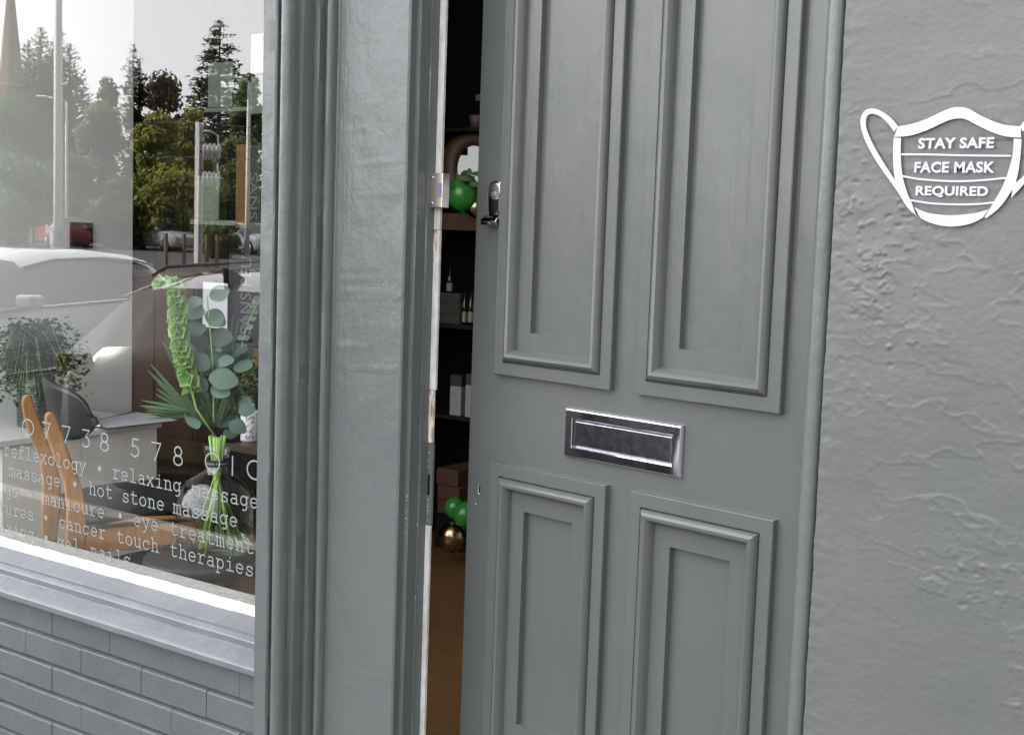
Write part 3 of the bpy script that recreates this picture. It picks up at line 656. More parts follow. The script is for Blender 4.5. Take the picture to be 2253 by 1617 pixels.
# clipboard, paper, pen
c = [atZ(198, 934, .806), atZ(232, 942, .806), atZ(392, 924, .806), atZ(312, 906, .806), atZ(240, 911, .806)]
cl = empty('clipboard', c[0][:], 0, 'black clipboard with a blank white sheet lying on the white desk', 'clipboard')
a0, a1, a2, a3 = atZ(178, 932, .803), atZ(236, 944, .803), atZ(394, 925, .803), atZ(300, 903, .803)
g = MB(); g.prism([(p.x, p.y) for p in (a0, a1, a2, a3)], .8005, .804); put(g.build('board', M['black_plastic']), cl)
a0, a1, a2, a3 = atZ(188, 929, .806), atZ(237, 941, .806), atZ(390, 924, .806), atZ(302, 906, .806)
g = MB(); g.prism([(p.x, p.y) for p in (a0, a1, a2, a3)], .8045, .8055); put(g.build('paper_sheet', M['paper']), cl)
a0 = atZ(196, 930, .812); a1 = atZ(222, 938, .812); g = MB(); g.tube([a0, a1], .006, 8); put(g.build('clip', M['steel']), cl)
a0 = atZ(196, 917, .812); a1 = atZ(216, 930, .812); pen = MB(); pen.tube([a0, a0.lerp(a1, .15), a0.lerp(a1, .9), a1], [.003, .008, .008, .004], 10)
tag(pen.build('pen', M['navy']), 'thick navy pen lying on the clipboard paper', 'pen')
# potted fern
pc = atZ(62, 944, .8); pc.y += .075; pc.x -= .055
pr_ = abs((atY(99, 900, pc.y) - atY(19, 900, pc.y)).x) * .5 * .60
ph = .205
pt = empty('potted_fern', (pc.x, pc.y, .8), 0, 'bushy maidenhair fern in a dark ribbed pot on the white desk', 'plant')
g = MB(); prf = [(.001, 0), (pr_ * .96, 0), (pr_ * .97, .004)]
for i in range(26):
    z = .006 + i * (ph - .01) / 26; prf += [(pr_ * .965, z), (pr_ * 1.0, z + .002), (pr_ * 1.0, z + .005), (pr_ * .965, z + .0068)]
prf += [(pr_ * .98, ph), (pr_ * .9, ph), (pr_ * .9, ph - .02), (.001, ph - .02)]
g.lathe(prf, n=48, smooth=False); g.build('pot', M['pot'], pt)
# pale wire-like ribs
g = MB()
for i in range(26):
    z = .006 + i * (ph - .01) / 26 + .0035; jj = rnd.uniform(-.0015, .0015)
    g.lathe([(pr_ * 1.001, z - .0011 + jj), (pr_ * 1.008, z + jj), (pr_ * 1.001, z + .0011 + jj)], n=48)
g.build('ribs', M['steel'], pt)
g = MB(); st_ = MB()
top = ph
for f_ in range(90):
    az = rnd.uniform(0, 2 * math.pi); L_ = rnd.uniform(.14, .34); up = rnd.uniform(.08, .27); pts = []
    for i in range(9):
        t = i / 8; r = L_ * t ** .85 * (.45 + .55 * t); z = top - .02 + up * math.sin(min(1, t * 1.25) * math.pi * .5) * 1.0 - (max(0, t - .45) ** 2) * .55 * rnd.uniform(.85, 1.1)
        pts.append(Vector((math.cos(az + .3 * t) * r * .75, math.sin(az + .3 * t) * r * .75, z)))
    st_.tube(pts, .0012, 4, caps=False)
    for i in range(2, 9):
        for q in range(8):
            p = pts[i].lerp(pts[i - 1], rnd.random()) + Vector((rnd.gauss(0, .014), rnd.gauss(0, .014), rnd.gauss(0, .013)))
            s_ = rnd.uniform(.008, .016); a = rnd.uniform(0, 6.28); nrm = Vector((rnd.gauss(0, .5), rnd.gauss(0, .5), 1)).normalized()
            u = nrm.cross(Vector((math.cos(a), math.sin(a), .1))).normalized(); v = nrm.cross(u)
            g.add([p - u * s_ * .3, p + u * s_ + v * s_ * .5, p + u * s_ * .9 + v * s_ * 1.1, p + v * s_ * 1.3, p - u * s_ * .8 + v * s_ * .9], [(0, 1, 2, 3, 4)])
g.build('fronds', M['fern'], pt, recalc=False); st_.build('stems', M['stem'], pt, recalc=False)

# ------------------------------------------------------------------ chair
ca = R(25); ch = empty('chair', (-3.5, .45, .05), 0, 'oak framed chair with curved black back and black seat behind the window', 'chair')
ch.rotation_euler = (0, 0, -ca)
# local: +x right?, forward = +y rotated by -25deg gives (sin25, cos25); left = -x
def lc(s, z, off=0): return (-off, s, z - .05)
up = [(-.011, 1.044), (0, 1.052), (.012, 1.048), (.02, 1.035), (.041, .972), (.071, .884), (.099, .805), (.112, .74), (.112, .66), (.1, .56), (.085, .40), (.06, .05), (.03, .05), (.045, .40), (.052, .56), (.05, .65), (.053, .74), (.044, .83), (.014, .905), (-.006, .972), (-.014, 1.02)]
for off, nm in ((0, 'back_post'), (.42, 'back_post')):
    g = MB(); g.prism([(s_, z - .05) for s_, z in up], -off - .013, -off + .013, 'x'); g.build(nm, M['oak'], ch, bevel=.006)
for off in (0, .42):
    rl = [(.112, .60), (.112, .672), (.20, .69), (.30, .70), (.47, .69), (.50, .66), (.49, .62), (.40, .60), (.25, .592)]
    g = MB(); g.prism([(s_, z - .05) for s_, z in rl], -off - .012, -off + .012, 'x'); g.build('side_rail', M['oak'], ch, bevel=.005)
    g = MB(); g.tube([(-off, .46, .56), (-off, .485, .3), (-off, .50, 0)], [.017, .016, .012], 12); g.build('leg', M['oak'], ch)
g = MB(); n1 = 14; n2 = 10; vs = []
for i in range(n1 + 1):
    u = -1 + 2 * i / n1
    for j in range(n2 + 1):
        v = -1 + 2 * j / n2
        e = (1 - abs(u) ** 3.2) ** .45 if abs(u) < 1 else 0
        vs.append((-.21 + u * .225, .31 + v * .20 * (1 if v > 0 else 1), .66 + .045 * (1 - u * u) ** .5 * (1 - v ** 4) + .01 * v))
g.add(vs, [(i * (n2 + 1) + j, (i + 1) * (n2 + 1) + j, (i + 1) * (n2 + 1) + j + 1, i * (n2 + 1) + j + 1) for i in range(n1) for j in range(n2)], True)
vs2 = [(a, b, .635) for a, b, c_ in vs]
g.add(vs2, [(i * (n2 + 1) + j, (i + 1) * (n2 + 1) + j, (i + 1) * (n2 + 1) + j + 1, i * (n2 + 1) + j + 1) for i in range(n1) for j in range(n2)], True)
o = g.build('seat', M['black'], ch); sm_ = o.modifiers.new('s', 'SOLIDIFY'); sm_.thickness = .012
# curved back shell
g = MB(); n1 = 28; n2 = 12; vs = []
for i in range(n1 + 1):
    u = -1 + 2 * i / n1
    hh = .088 * (1 - abs(u) ** 3.2) ** .5 if abs(u) < 1 else .0
    for j in range(n2 + 1):
        v = -1 + 2 * j / n2
        vs.append((-.21 + .25 * math.sin(u * 1.25) / math.sin(1.25), .03 + .085 * (1 - math.cos(u * 1.35)) / (1 - math.cos(1.35)) + .012 * (1 - v), .985 + v * max(hh, .004)))
g.add(vs, [(i * (n2 + 1) + j, (i + 1) * (n2 + 1) + j, (i + 1) * (n2 + 1) + j + 1, i * (n2 + 1) + j + 1) for i in range(n1) for j in range(n2)], True)
o = g.build('backrest', M['black'], ch); sm_ = o.modifiers.new('s', 'SOLIDIFY'); sm_.thickness = .014; sm_.offset = 0

# ------------------------------------------------------------------ stool with vase
sc_c = Vector((-3.082, .711, .62)); SR = .184
stl = empty('stool', (sc_c.x, sc_c.y, .05), 0, 'round black topped stool with red brown legs carrying the flower vase', 'stool')
g = MB(); g.lathe([(.001, .53), (SR * .93, .53), (SR * .99, .537), (SR, .55), (SR * .99, .563), (SR * .96, .569), (.001, .5695)], n=64); g.build('stool_top', M['black_wood'], stl)
for k_ in range(4):
    a = R(45 + 90 * k_ + 20); g = MB(); g.tube([(math.cos(a) * .08, math.sin(a) * .08, .529), (math.cos(a) * .17, math.sin(a) * .17, 0)], [.026, .016], 14); g.build('leg', M['leg_wood'], stl)
vc = Vector((-3.037, .722, .6205))
vz = empty('vase', vc[:], 0, 'large clear glass bottle vase half filled with water on the black stool', 'vase'); vz.scale = (.896, .896, .896)
VR = .138
vp = [(.001, .012), (.098, .010), (.118, .02), (.130, .05), (VR, .10), (VR * .995, .15), (VR * .97, .19), (VR * .9, .23), (VR * .74, .265), (.066, .288), (.042, .302), (.034, .318), (.034, .34), (.040, .37), (.047, .395)]
outer = [(.001, 0), (.093, 0)] + [(r + .0035, z - (.004 if i == 0 else 0)) for i, (r, z) in enumerate(vp[1:])]
g = MB(); g.lathe([(r, max(z, 0)) for r, z in outer] + [(r, z) for r, z in reversed(vp)], n=64); g.build('glass_body', M['clear'], vz)
wz = .175
wprof = [(.001, .0125), (.0972, .0118), (.1170, .021), (.129, .051), (VR - .0012, .10), (VR * .995 - .0012, .15), (VR * .985 - .0014, wz), (.001, wz)]
g = MB(); g.lathe(wprof, n=64); g.build('water', M['water'], vz)
g = MB(); g.lathe([(.0395, .322), (.0395, .345)], n=48); bnd = g.build('label_band', M['black_plastic'], vz)
# moss flowers lettering, bent round the band towards the street
o = text_mesh('moss flowers', 'band_lettering', M['vinyl'], 1., .01)
xsn = [v.co.x for v in o.data.vertices]; a_, b_ = min(xsn), max(xsn)
fa = math.atan2(CAM.y - vc.y, CAM.x - vc.x)
for v in o.data.vertices:
    t = (v.co.x - a_) / (b_ - a_) - .5; an = fa + t * 2.0; v.co = (.0402 * math.cos(an), .0402 * math.sin(an), .334 + v.co.y * .0125)
o.parent = vz
# bouquet
bq = empty('bouquet', (vc.x, vc.y, vc.z + .02), 0, 'bouquet of bells of ireland, eucalyptus and palm leaves standing in the glass vase', 'bouquet')
cr = Vector((math.cos(R(35.25)), math.sin(R(35.25)), 0)); cf = Vector((-math.sin(R(35.25)), math.cos(R(35.25)), 0))
vZ = (vc - CAM).dot(cf); 
def bp(px, py, dep=0.):     # point of the bouquet in local coordinates at a given depth behind the vase axis
    d = ray(px, py); q = CAM + d * ((vc + cf * dep - CAM).dot(cf) / d.dot(cf)); return q - vc - Vector((0, 0, .02))
g = MB()
for i in range(30):
    a = rnd.uniform(0, 6.28); r = rnd.uniform(.02, .09); a2 = a + 2.6 + rnd.uniform(-.5, .5)
    g.tube([(math.cos(a) * r, math.sin(a) * r, rnd.uniform(.0, .03)), (math.cos(a2) * .012, math.sin(a2) * .012, .265), (math.cos(a2) * .025, math.sin(a2) * .025, .36)], [.0042, .0035, .003], 7)
g.build('stems', M['stem'], bq)
def leaf(g, base, dirv, nrm, L, Wd, curl=.15, n=6):
    dirv = dirv.normalized(); side = dirv.cross(nrm).normalized(); nn = side.cross(dirv); vs = []
    for i in range(n + 1):
        t = i / n; wv = Wd * math.sin(math.pi * min(1, t * .93 + .04)) ** .7; c_ = base + dirv * L * t - nn * curl * L * t * t
        vs += [c_ - side * wv + nn * wv * .2, c_, c_ + side * wv + nn * wv * .2]
    g.add(vs, [(i * 3 + j, i * 3 + j + 1, (i + 1) * 3 + j + 1, (i + 1) * 3 + j) for i in range(n) for j in range(2)], True)
# bells of ireland spike
path = [(432, 900), (412, 820), (398, 760), (392, 700), (388, 650), (380, 628), (355, 632)]
g = MB(); P = [bp(*p, dep=-.06) for p in path]; pp_ = smooth_pts([tuple(p) for p in P], 5) if False else None
def cat3(P, n=7):
    out = []
    for i in range(len(P) - 1):
        p0 = P[max(i - 1, 0)]; p1 = P[i]; p2 = P[i + 1]; p3 = P[min(i + 2, len(P) - 1)]
        for t in range(n):
            t = t / n; out.append(.5 * ((2 * p1) + (-p0 + p2) * t + (2 * p0 - 5 * p1 + 4 * p2 - p3) * t * t + (-p0 + 3 * p1 - 3 * p2 + p3) * t ** 3))
    out.append(P[-1]); return out
C3 = cat3(P); sg = MB(); sg.tube([Vector((.01, 0, .34))] + C3, .0035, 7); 
def bell(g, p, d, r, dep):
    d = d.normalized(); a = d.cross(Vector((.1, .2, 1))).normalized(); b = d.cross(a); n = 10; vs = []
    for k_, (rr, tt) in enumerate(((.25, 0), (.6, .35), (.8, .7), (1.05, 1.0), (1.25, 1.08))):
        for j in range(n):
            th = 2 * math.pi * j / n; wob = 1 + (.13 * math.cos(5 * th) if k_ > 2 else 0)
            vs.append(p + d * dep * tt + (a * math.cos(th) + b * math.sin(th)) * r * rr * wob)
    g.add(vs, [(i * n + j, i * n + (j + 1) % n, (i + 1) * n + (j + 1) % n, (i + 1) * n + j) for i in range(4) for j in range(n)], True)
    g.add([p + d * dep * .35 + (a * math.cos(6.28 * j / 6) + b * math.sin(6.28 * j / 6)) * r * .25 for j in range(6)], [tuple(range(6))])
for i, p in enumerate(C3):
    if i < 4: continue
    for q in range(3 if i < 34 else 6):
        th = 2.4 * (i * 5 + q) + rnd.uniform(-.3, .3); d = Vector((math.cos(th), math.sin(th), .25)); r = (.0175 if i < 24 else .0125) * rnd.uniform(.8, 1.15)
        bell(g, p + d * .006 + Vector((0, 0, rnd.uniform(-.008, .008))), d, r, .017)
g.build('bell_flowers', M['bell'], bq, recalc=False)
# eucalyptus
g = MB()
sg.tube(cat3([bp(470, 930, .0), bp(468, 800, .0), bp(455, 650, -.02)]), .0025, 6)
for (px, py, L, Wd, an, tilt) in [(462, 655, .052, .022, 25, .2), (448, 663, -.045, .017, 10, .3), (450, 690, -.062, .026, -15, .5), (452, 690, .052, .026, -20, .4), (455, 722, -.062, .030, 10, .3), (458, 712, .042, .02, 30, .3), (462, 745, .058, .03, 5, .6), (458, 765, -.055, .03, -30, .4), (462, 800, .058, .028, 15, .5), (460, 812, -.06, .028, -30, .6), (466, 850, .05, .026, -20, .4), (455, 860, -.05, .026, -40, .5), (512, 785, .042, .019, 35, .2), (516, 792, -.045, .017, 5, .4), (460, 830, .07, .03, -5, .8), (470, 900, .055, .025, -10, .5), (525, 905, .04, .02, 15, .4), (505, 930, .045, .022, -20, .4), (490, 955, .04, .02, 10, .4)]:
    d = (cr * math.cos(R(an)) + Vector((0, 0, 1)) * math.sin(R(an))) * (1 if L > 0 else -1) + cf * rnd.uniform(-.3, .1)
    leaf(g, bp(px, py, rnd.uniform(-.05, .03)), d * 1.0, (-cf + Vector((rnd.uniform(-.7, .5), rnd.uniform(-.7, .5), tilt + rnd.uniform(-.2, .8)))).normalized(), abs(L) * 1.25, Wd * 1.15, rnd.uniform(-.3, .45), 8)
# thin trailing sprig on the right
spr = cat3([bp(530, 765, .05), bp(545, 715, .05), bp(560, 680, .05), bp(572, 660, .05)]); sg.tube([bp(500, 900, .03)] + spr, .0014, 5)
for i, p in enumerate(spr[::3]):
    for s_ in (-1, 1): leaf(g, p, cr * s_ + Vector((0, 0, .4)), (-cf + Vector((0, 0, .3))), .021, .009, .1, 5)
for q in range(26):
    px, py = rnd.uniform(425, 530), rnd.uniform(760, 945); d = cr * rnd.uniform(-1, 1) + Vector((0, 0, rnd.uniform(-.2, 1))) + cf * rnd.uniform(-.4, .4)
    leaf(g, bp(px, py, rnd.uniform(.0, .07)), d, (-cf + Vector((rnd.uniform(-1, 1), rnd.uniform(-1, 1), rnd.uniform(-.3, 1)))).normalized(), rnd.uniform(.045, .08), rnd.uniform(.018, .03), rnd.uniform(-.3, .5), 8)
g.build('eucalyptus_leaves', M['euc'], bq, recalc=False)
g = MB()
for (x0_, y0_, x1_, y1_, dp, wd) in [(440, 930, 365, 735, .06, .007), (445, 930, 330, 800, .06, .006), (440, 925, 345, 840, .05, .006), (430, 905, 310, 878, .03, .005), (430, 915, 315, 895, .05, .005), (450, 930, 395, 810, .03, .009), (455, 930, 400, 870, .0, .010), (452, 930, 410, 780, .05, .008), (470, 930, 500, 735, .05, .009), (475, 930, 512, 690, .06, .007), (480, 920, 495, 760, .04, .009), (485, 930, 545, 820, .03, .006), (490, 930, 560, 800, .05, .005), (470, 935, 440, 820, .02, .012), (460, 935, 478, 820, .03, .014), (455, 935, 430, 850, -.01, .013), (478, 930, 505, 840, .0, .012), (500, 840, 493, 880, -.02, .003), (508, 838, 508, 875, -.02, .003), (520, 835, 535, 850, -.02, .003)]:
    for q in range(3):
        a = bp(x0_ + rnd.uniform(-5, 5), y0_, dp * .5); b = bp(x1_ + rnd.uniform(-8, 8) * q, y1_ + 12 * q, dp)
        leaf(g, a, b - a, (-cf + Vector((rnd.uniform(-.6, .6), rnd.uniform(-.3, .3), .6))), (b - a).length, wd, .06, 8)
g.build('palm_blades', M['blade'], bq, recalc=False)
g = MB()
for (px, py, r) in [(556, 835, .042), (540, 880, .03), (490, 900, .022), (515, 895, .025), (560, 800, .03)]:
    c_ = bp(px, py, .04)
    for q in range(110):
        d = Vector((rnd.gauss(0, 1), rnd.gauss(0, 1), rnd.gauss(0, 1))).normalized(); p = c_ + d * r * rnd.uniform(.6, 1.1)
        a = d.cross(Vector((rnd.random(), rnd.random(), rnd.random()))).normalized(); b = d.cross(a); s_ = rnd.uniform(.005, .0085)
        g.add([p, p + a * s_ + b * s_ * .4, p + a * s_ * 1.1 + b * s_ * 1.3, p + b * s_ * 1.1], [(0, 1, 2, 3)])
g.build('hydrangea_heads', M['hydrangea'], bq, recalc=False)
sg.build('flower_stalks', M['stem'], bq)

# ------------------------------------------------------------------ wood cabinet, shelves, cards, bottles behind
def rect_y(px0, py0, px1, py1, y):    # extents on a plane facing the street
    a = atY(px0, (py0 + py1) / 2, y); b = atY(px1, (py0 + py1) / 2, y); t = atY((px0 + px1) / 2, py0, y); u = atY((px0 + px1) / 2, py1, y)
    return a.x, b.x, u.z, t.z
x0, x1, z0, z1 = rect_y(300, 612, 430, 1180, 1.98)
cb = empty('cabinet', ((x0 + x1) / 2, 2, .05), 0, 'reddish brown wooden cabinet in the dark room behind the flowers', 'cabinet')
g = MB(); g.box((x0 - .4, 1.98, .05), (x1, 2.09, z1)); g.box((x0 - .42, 1.955, z1), (x1 + .02, 2.09, z1 + .03)); put(g.build('carcass', M['walnut'], bevel=.003), cb)
wd = (x1 - x0 + .4) / 3
for i in range(3):
    a = x0 - .4 + i * wd + .01; g = MB(); g.box((a, 1.965, .1), (a + wd - .02, 1.979, z1 - .03)); put(g.build('cabinet_door', M['walnut'], bevel=.003), cb)
def card(name, px0, py0, px1, py1, y, m, label, cat, th=.006, txt=None, rot=None, group=None):
    x0, x1, z0, z1 = rect_y(px0, py0, px1, py1, y); g = MB(); g.box((x0, y, z0), (x1, y + th, z1)); 
    if txt:
        root = empty(name, ((x0 + x1) / 2, y, z0), 0, label, cat, group); put(g.build('sheet' if th < .02 else 'box_body', m), root)
        pa, pb = txt[4:6] if len(txt) > 4 else (.18, .82); W__ = x1 - x0; fit_text(txt[0], x0 + pa * W__, x0 + pb * W__, z0 + txt[2] * (z1 - z0), z0 + txt[3] * (z1 - z0), y - .0015, txt[1], 'lettering', 0, root, rot); return root
    return tag(g.build(name, m), label, cat, group)
Yc = 1.9
def shelf(px0, py0, px1, py1, y, m, label):
    x0, x1, z0, z1 = rect_y(px0, py0, px1, py1, y); g = MB(); g.box((x0, y, z0), (x1, y + .19, z1)); return tag(g.build('wall_shelf', m, bevel=.001), label, 'shelf')
shelf(449, 237, 546, 246, Yc, M['card_green'], 'narrow pale shelf high up behind the window holding one tall card')
shelf(418, 484, 516, 495, Yc, M['card_green'], 'lower narrow pale shelf behind the window beside the reflected mast')
card('card', 458, 138, 511, 236, Yc + .02, M['card_green'], 'tall grey green card standing on the upper narrow shelf', 'card')
card('card', 433, 388, 481, 483, Yc + .02, M['card_green'], 'grey green card standing on the lower narrow shelf', 'card')
card('poster', 552, 75, 592, 160, Yc, M['card_white'], 'bright white blank poster at the upper right edge of the window', 'poster')
card('poster', 552, 168, 592, 250, Yc, M['card_green'], 'dull pale poster hanging directly below the white one', 'poster')
card('display_board', 519, 318, 545, 502, Yc, M['ochre'], 'ochre wooden display board beside the tall lettered carton', 'board', .02)
card('carton', 546, 320, 572, 492, Yc - .05, M['crate'], 'tall grey carton with vertical lettering right of the ochre board', 'carton', .05, ('SANS', M['ink_grey'], .05, .65), -1)
card('paper_sheet', 446, 622, 500, 722, 1.7, M['paper'], 'white paper sheet hanging behind the eucalyptus leaves', 'paper', .003)
card('lettered_sign', 503, 560, 590, 760, 1.72, M['black_plastic'], 'black display panel with faint vertical lettering behind the flowers', 'sign', .02, ('SANS PEU', M['ink_grey'], .12, .97, .31, .58), 1)
card('gift_box', 548, 768, 590, 800, 1.62, M['red_dim'], 'dark red box half hidden behind the hydrangea', 'box', .08)
x0, x1, z0, z1 = rect_y(505, 984, 600, 1000, 1.35)
g = MB(); g.box((x0, 1.35, z0), (x1 + .1, 1.62, z1)); sh = empty('side_shelf', (x0, 1.4, .05), 0, 'brown wooden shelf right of the vase holding product bottles', 'shelf')
put(g.build('shelf_board', M['walnut'], bevel=.002), sh)
g = MB(); g.box((x0 + .01, 1.58, .05), (x0 + .03, 1.6, z0)); g.box((x1 + .06, 1.58, .05), (x1 + .08, 1.6, z0)); put(g.build('bracket', M['dark']), sh)
zs = z1
def bottle(px0, px1, pyt, m, tm, label, y=1.42):
    x0, x1, _, zt_ = rect_y(px0, pyt, px1, pyt + 10, y); c_ = ((x0 + x1) / 2, y + .03, zs + .0005); r = (x1 - x0) / 2 * .86; h = zt_ - zs
    root = empty('bottle', c_, 0, label, 'bottle', 'product bottles beside the vase'); g = MB(); g.lathe([(.001, 0), (r * .95, 0), (r, .006), (r, h * .8), (r * .9, h * .83), (.001, h * .83)], n=32); g.build('bottle_body', m, root)
    g = MB(); g.lathe([(r * .55, h * .83), (r * .55, h), (.001, h)], n=20); g.build('cap', m, root)
    o = text_mesh('SANS', 'lettering', tm, 1.); xsn = [v.co.x for v in o.data.vertices]; ysn = [v.co.y for v in o.data.vertices]; fa2 = math.atan2(CAM.y - c_[1], CAM.x - c_[0])
    for v in o.data.vertices:
        a = (v.co.x - min(xsn)) / (max(xsn) - min(xsn)); b = (v.co.y - min(ysn)) / (max(ysn) - min(ysn)); an = fa2 + .45 - b * .9
        v.co = (math.cos(an) * (r + .0012), math.sin(an) * (r + .0012), h * (.08 + .62 * a))
    o.parent = root
bottle(521, 553, 890, M['bottle_white'], M['ink_grey'], 'white cylindrical product bottle with vertical grey lettering beside the vase')
bottle(496, 519, 893, M['black_plastic'], M['ink_grey'], 'black product bottle with vertical lettering between the vase and white bottle', 1.46)
# small black picture on the white wall
a = atX(154, 489, -4.997); b = atX(201, 546, -4.997)
g = MB(); g.box((-4.9995, a.y, b.z), (-4.985, b.y, a.z)); tag(g.build('wall_tablet', M['black_plastic'], bevel=.001), 'small black tablet fixed to the white interior wall', 'tablet')

# ------------------------------------------------------------------ seen through the door gap
YB = 3.05
def on(px, py, y=YB): return atY(px, py, y)
def shelf2(py, label, px0=940, px1=1075, th=9, m='panel_dark'):
    x0, x1, z0, z1 = rect_y(px0, py, px1, py + th, YB); g = MB(); g.box((x0 - .3, YB - .02, z0), (x1 + .5, 3.39, z1)); return tag(g.build('back_shelf', M[m], bevel=.002), label, 'shelf')
shelf2(714, 'black shelf in the back room carrying dark bottles and a small crate'); shelf2(917, 'black shelf in the back room carrying white cartons', 975)
x0, x1, z0, z1 = rect_y(940, 470, 1075, 507, YB)
g = MB(); g.box((x0 - .2, YB, z0), (x1 + .5, 3.39, z1)); tag(g.build('mantel_shelf', M['cardboard'], bevel=.002), 'brown wooden mantel shelf below the green balloon in the back room', 'shelf')
def bt(px, pyt, pyb, wpx, label, y=YB + .03):
    b = on(px, pyb, y); t = on(px, pyt, y); r = wpx / F * 5.9 / 2; h = t.z - b.z; root = empty('wine_bottle', b[:], 0, label, 'bottle', 'dark bottles on the back shelf')
    g = MB(); g.lathe([(.001, 0), (r, 0), (r, h * .55), (r * .8, h * .66), (r * .32, h * .74), (r * .3, h), (.001, h)], n=20); g.build('bottle_body', M['bottle'], root)
    g = MB(); g.lathe([(r * 1.03, h * .06), (r * 1.03, h * .38)], n=20); g.build('label_paper', M['label'], root)
x0, x1, z0, z1 = rect_y(967, 645, 1013, 713, YB)
cr_ = empty('drawer_crate', ((x0 + x1) / 2, YB, z0), 0, 'small grey green crate with three drawer slats under a bottle', 'crate')
g = MB(); g.box((x0, YB, z0), (x1, YB + .1, z1)); put(g.build('crate_body', M['crate']), cr_)
for i in range(3):
    g = MB(); hh = (z1 - z0) / 3; g.box((x0 + .002, YB - .006, z0 + i * hh + .004), (x1 - .002, YB - .0005, z0 + (i + 1) * hh - .004)); put(g.build('slat', M['crate']), cr_)
bt(989, 588, 644, 15, 'dark wine bottle standing on top of the small crate'); bt(1021, 640, 713, 13, 'left of the two dark bottles beside the small crate'); bt(1035, 640, 713, 14, 'right of the two dark bottles beside the small crate')
for (a, b, c_, d, lab) in ((990, 850, 1014, 910, 'white carton with a dark top band on the back shelf'), (1024, 848, 1046, 905, 'white carton half hidden by the door edge')):
    x0, x1, z0, z1 = rect_y(a, b, c_, d, YB); z0 = rect_y(975, 917, 1075, 926, YB)[3] + .0005
    bx = empty('carton', ((x0 + x1) / 2, YB, z0), 0, lab, 'carton'); g = MB(); g.box((x0, YB, z0), (x1, YB + .05, z1)); put(g.build('carton_body', M['white_box']), bx)
    g = MB(); g.box((x0, YB, z1 + .0003), (x1, YB + .05, z1 + .055)); put(g.build('dark_band', M['crate']), bx)
for i, (a, b, c_, d, lab) in enumerate(((962, 1070, 1010, 1100, 'lower brown cardboard box stacked behind the balloons'), (960, 1032, 1008, 1068, 'upper brown cardboard box stacked behind the balloons'), (962, 1101, 1050, 1135, 'wide brown cardboard box at the bottom of the stack'))):
    x0, x1, z0, z1 = rect_y(a, b, c_, d, YB + .02 + .01 * i); g = MB(); g.box((x0, YB + .02 + .01 * i, z0), (x1, YB + .3, z1)); tag(g.build('cardboard_box', M['cardboard'], bevel=.003), lab, 'box')
x0, x1, z0, z1 = rect_y(950, 1136, 1075, 1165, YB + .05); g = MB(); g.box((x0, YB + .08, .0505), (x1, YB + .32, z1)); tag(g.build('low_crate', M['panel_dark'], bevel=.003), 'dark low crate on the floor under the cardboard boxes', 'crate')
def balloon(px, py, rpx, y, m, label, grp=True):
    c_ = on(px, py, y); Zc = (c_ - CAM).dot(cf) ; r = rpx / F * (c_ - CAM).length; root = MB(); root.ball((0, 0, 0), r, 20, (1, 1, 1.06)); root.lathe([(.012 * r / .06, -r * 1.14), (.004, -r * 1.06), (.003, -r * 1.0)], n=12)
    o = root.build('balloon', m); o.location = c_; tag(o, label, 'balloon', 'balloons in the back room'); return o
balloon(1001, 1117, 23, 2.95, M['green_balloon'], 'left green balloon above the gold balloon by the floor'); balloon(1024, 1132, 27, 2.88, M['green_balloon'], 'green balloon cut by the door edge above the gold balloon')
balloon(996, 1180, 31, 2.9, M['gold_balloon'], 'shiny gold balloon resting on the laminate floor'); balloon(1019, 428, 35, 2.9, M['green_balloon'], 'large green balloon hanging above the brown mantel shelf')
balloon(1048, 455, 24, 2.95, M['gold_balloon'], 'small gold balloon tucked behind the big green balloon')
# trailing plant over the balloon
g = MB(); pc2 = on(1020, 395, 2.85); pl = empty('trailing_plant', pc2[:], 0, 'leafy green plant trailing over the hanging green balloon', 'plant')
for q in range(26):
    a = rnd.uniform(0, 6.28); d = Vector((math.cos(a), math.sin(a) * .4, rnd.uniform(-.7, 1.0))); leaf(g, Vector((rnd.uniform(-.05, .05), 0, rnd.uniform(-.03, .03))) * .9, d, Vector((0, -1, .3)), rnd.uniform(.03, .07), .012, .3, 5)
g.build('leaves', M['blade'], pl, recalc=False)
# mirror in a dark ornate frame
mc = on(1042, 372, 3.3); rx_, rz_ = .085, .115
mr = empty('wall_mirror', mc[:], R(19), 'oval mirror in a dark frame in the back room reflecting daylight', 'mirror')
g = MB(); g.prism([(math.cos(t * .1963) * rx_, math.sin(t * .1963) * rz_) for t in range(32)], -.002, .004, 'y'); g.build('mirror_glass', M['mirror'], mr)
g = MB(); vs = []
for rr, yy in ((1, -.003), (1.2, -.02), (1.7, -.015), (1.95, .0), (1.95, .02)): vs += [(math.cos(t * .1963) * (rx_ + (rr - 1) * .1), yy, math.sin(t * .1963) * (rz_ + (rr - 1) * .1)) for t in range(32)]
g.add(vs, [(i * 32 + j, i * 32 + (j + 1) % 32, (i + 1) * 32 + (j + 1) % 32, (i + 1) * 32 + j) for i in range(4) for j in range(32)], True); g.build('mirror_frame', M['walnut'], mr)
x0, x1, z0, z1 = rect_y(1030, 252, 1060, 282, 3.2); g = MB(); g.lathe([(.001, 0), (.03, 0), (.042, .06), (.038, .062), (.001, .055)], ((x0 + x1) / 2, 3.22, z0), 24); tag(g.build('pink_pot', M['pink']), 'small pink pot on a ledge above the mirror', 'pot')
x0, x1, z0, z1 = rect_y(1046, 208, 1062, 222, 3.2); g = MB(); g.box((x0, 3.2, z0), (x1, 3.25, z1)); tag(g.build('tag_card', M['ochre'], bevel=.001), 'small orange card high in the dark back room', 'card')
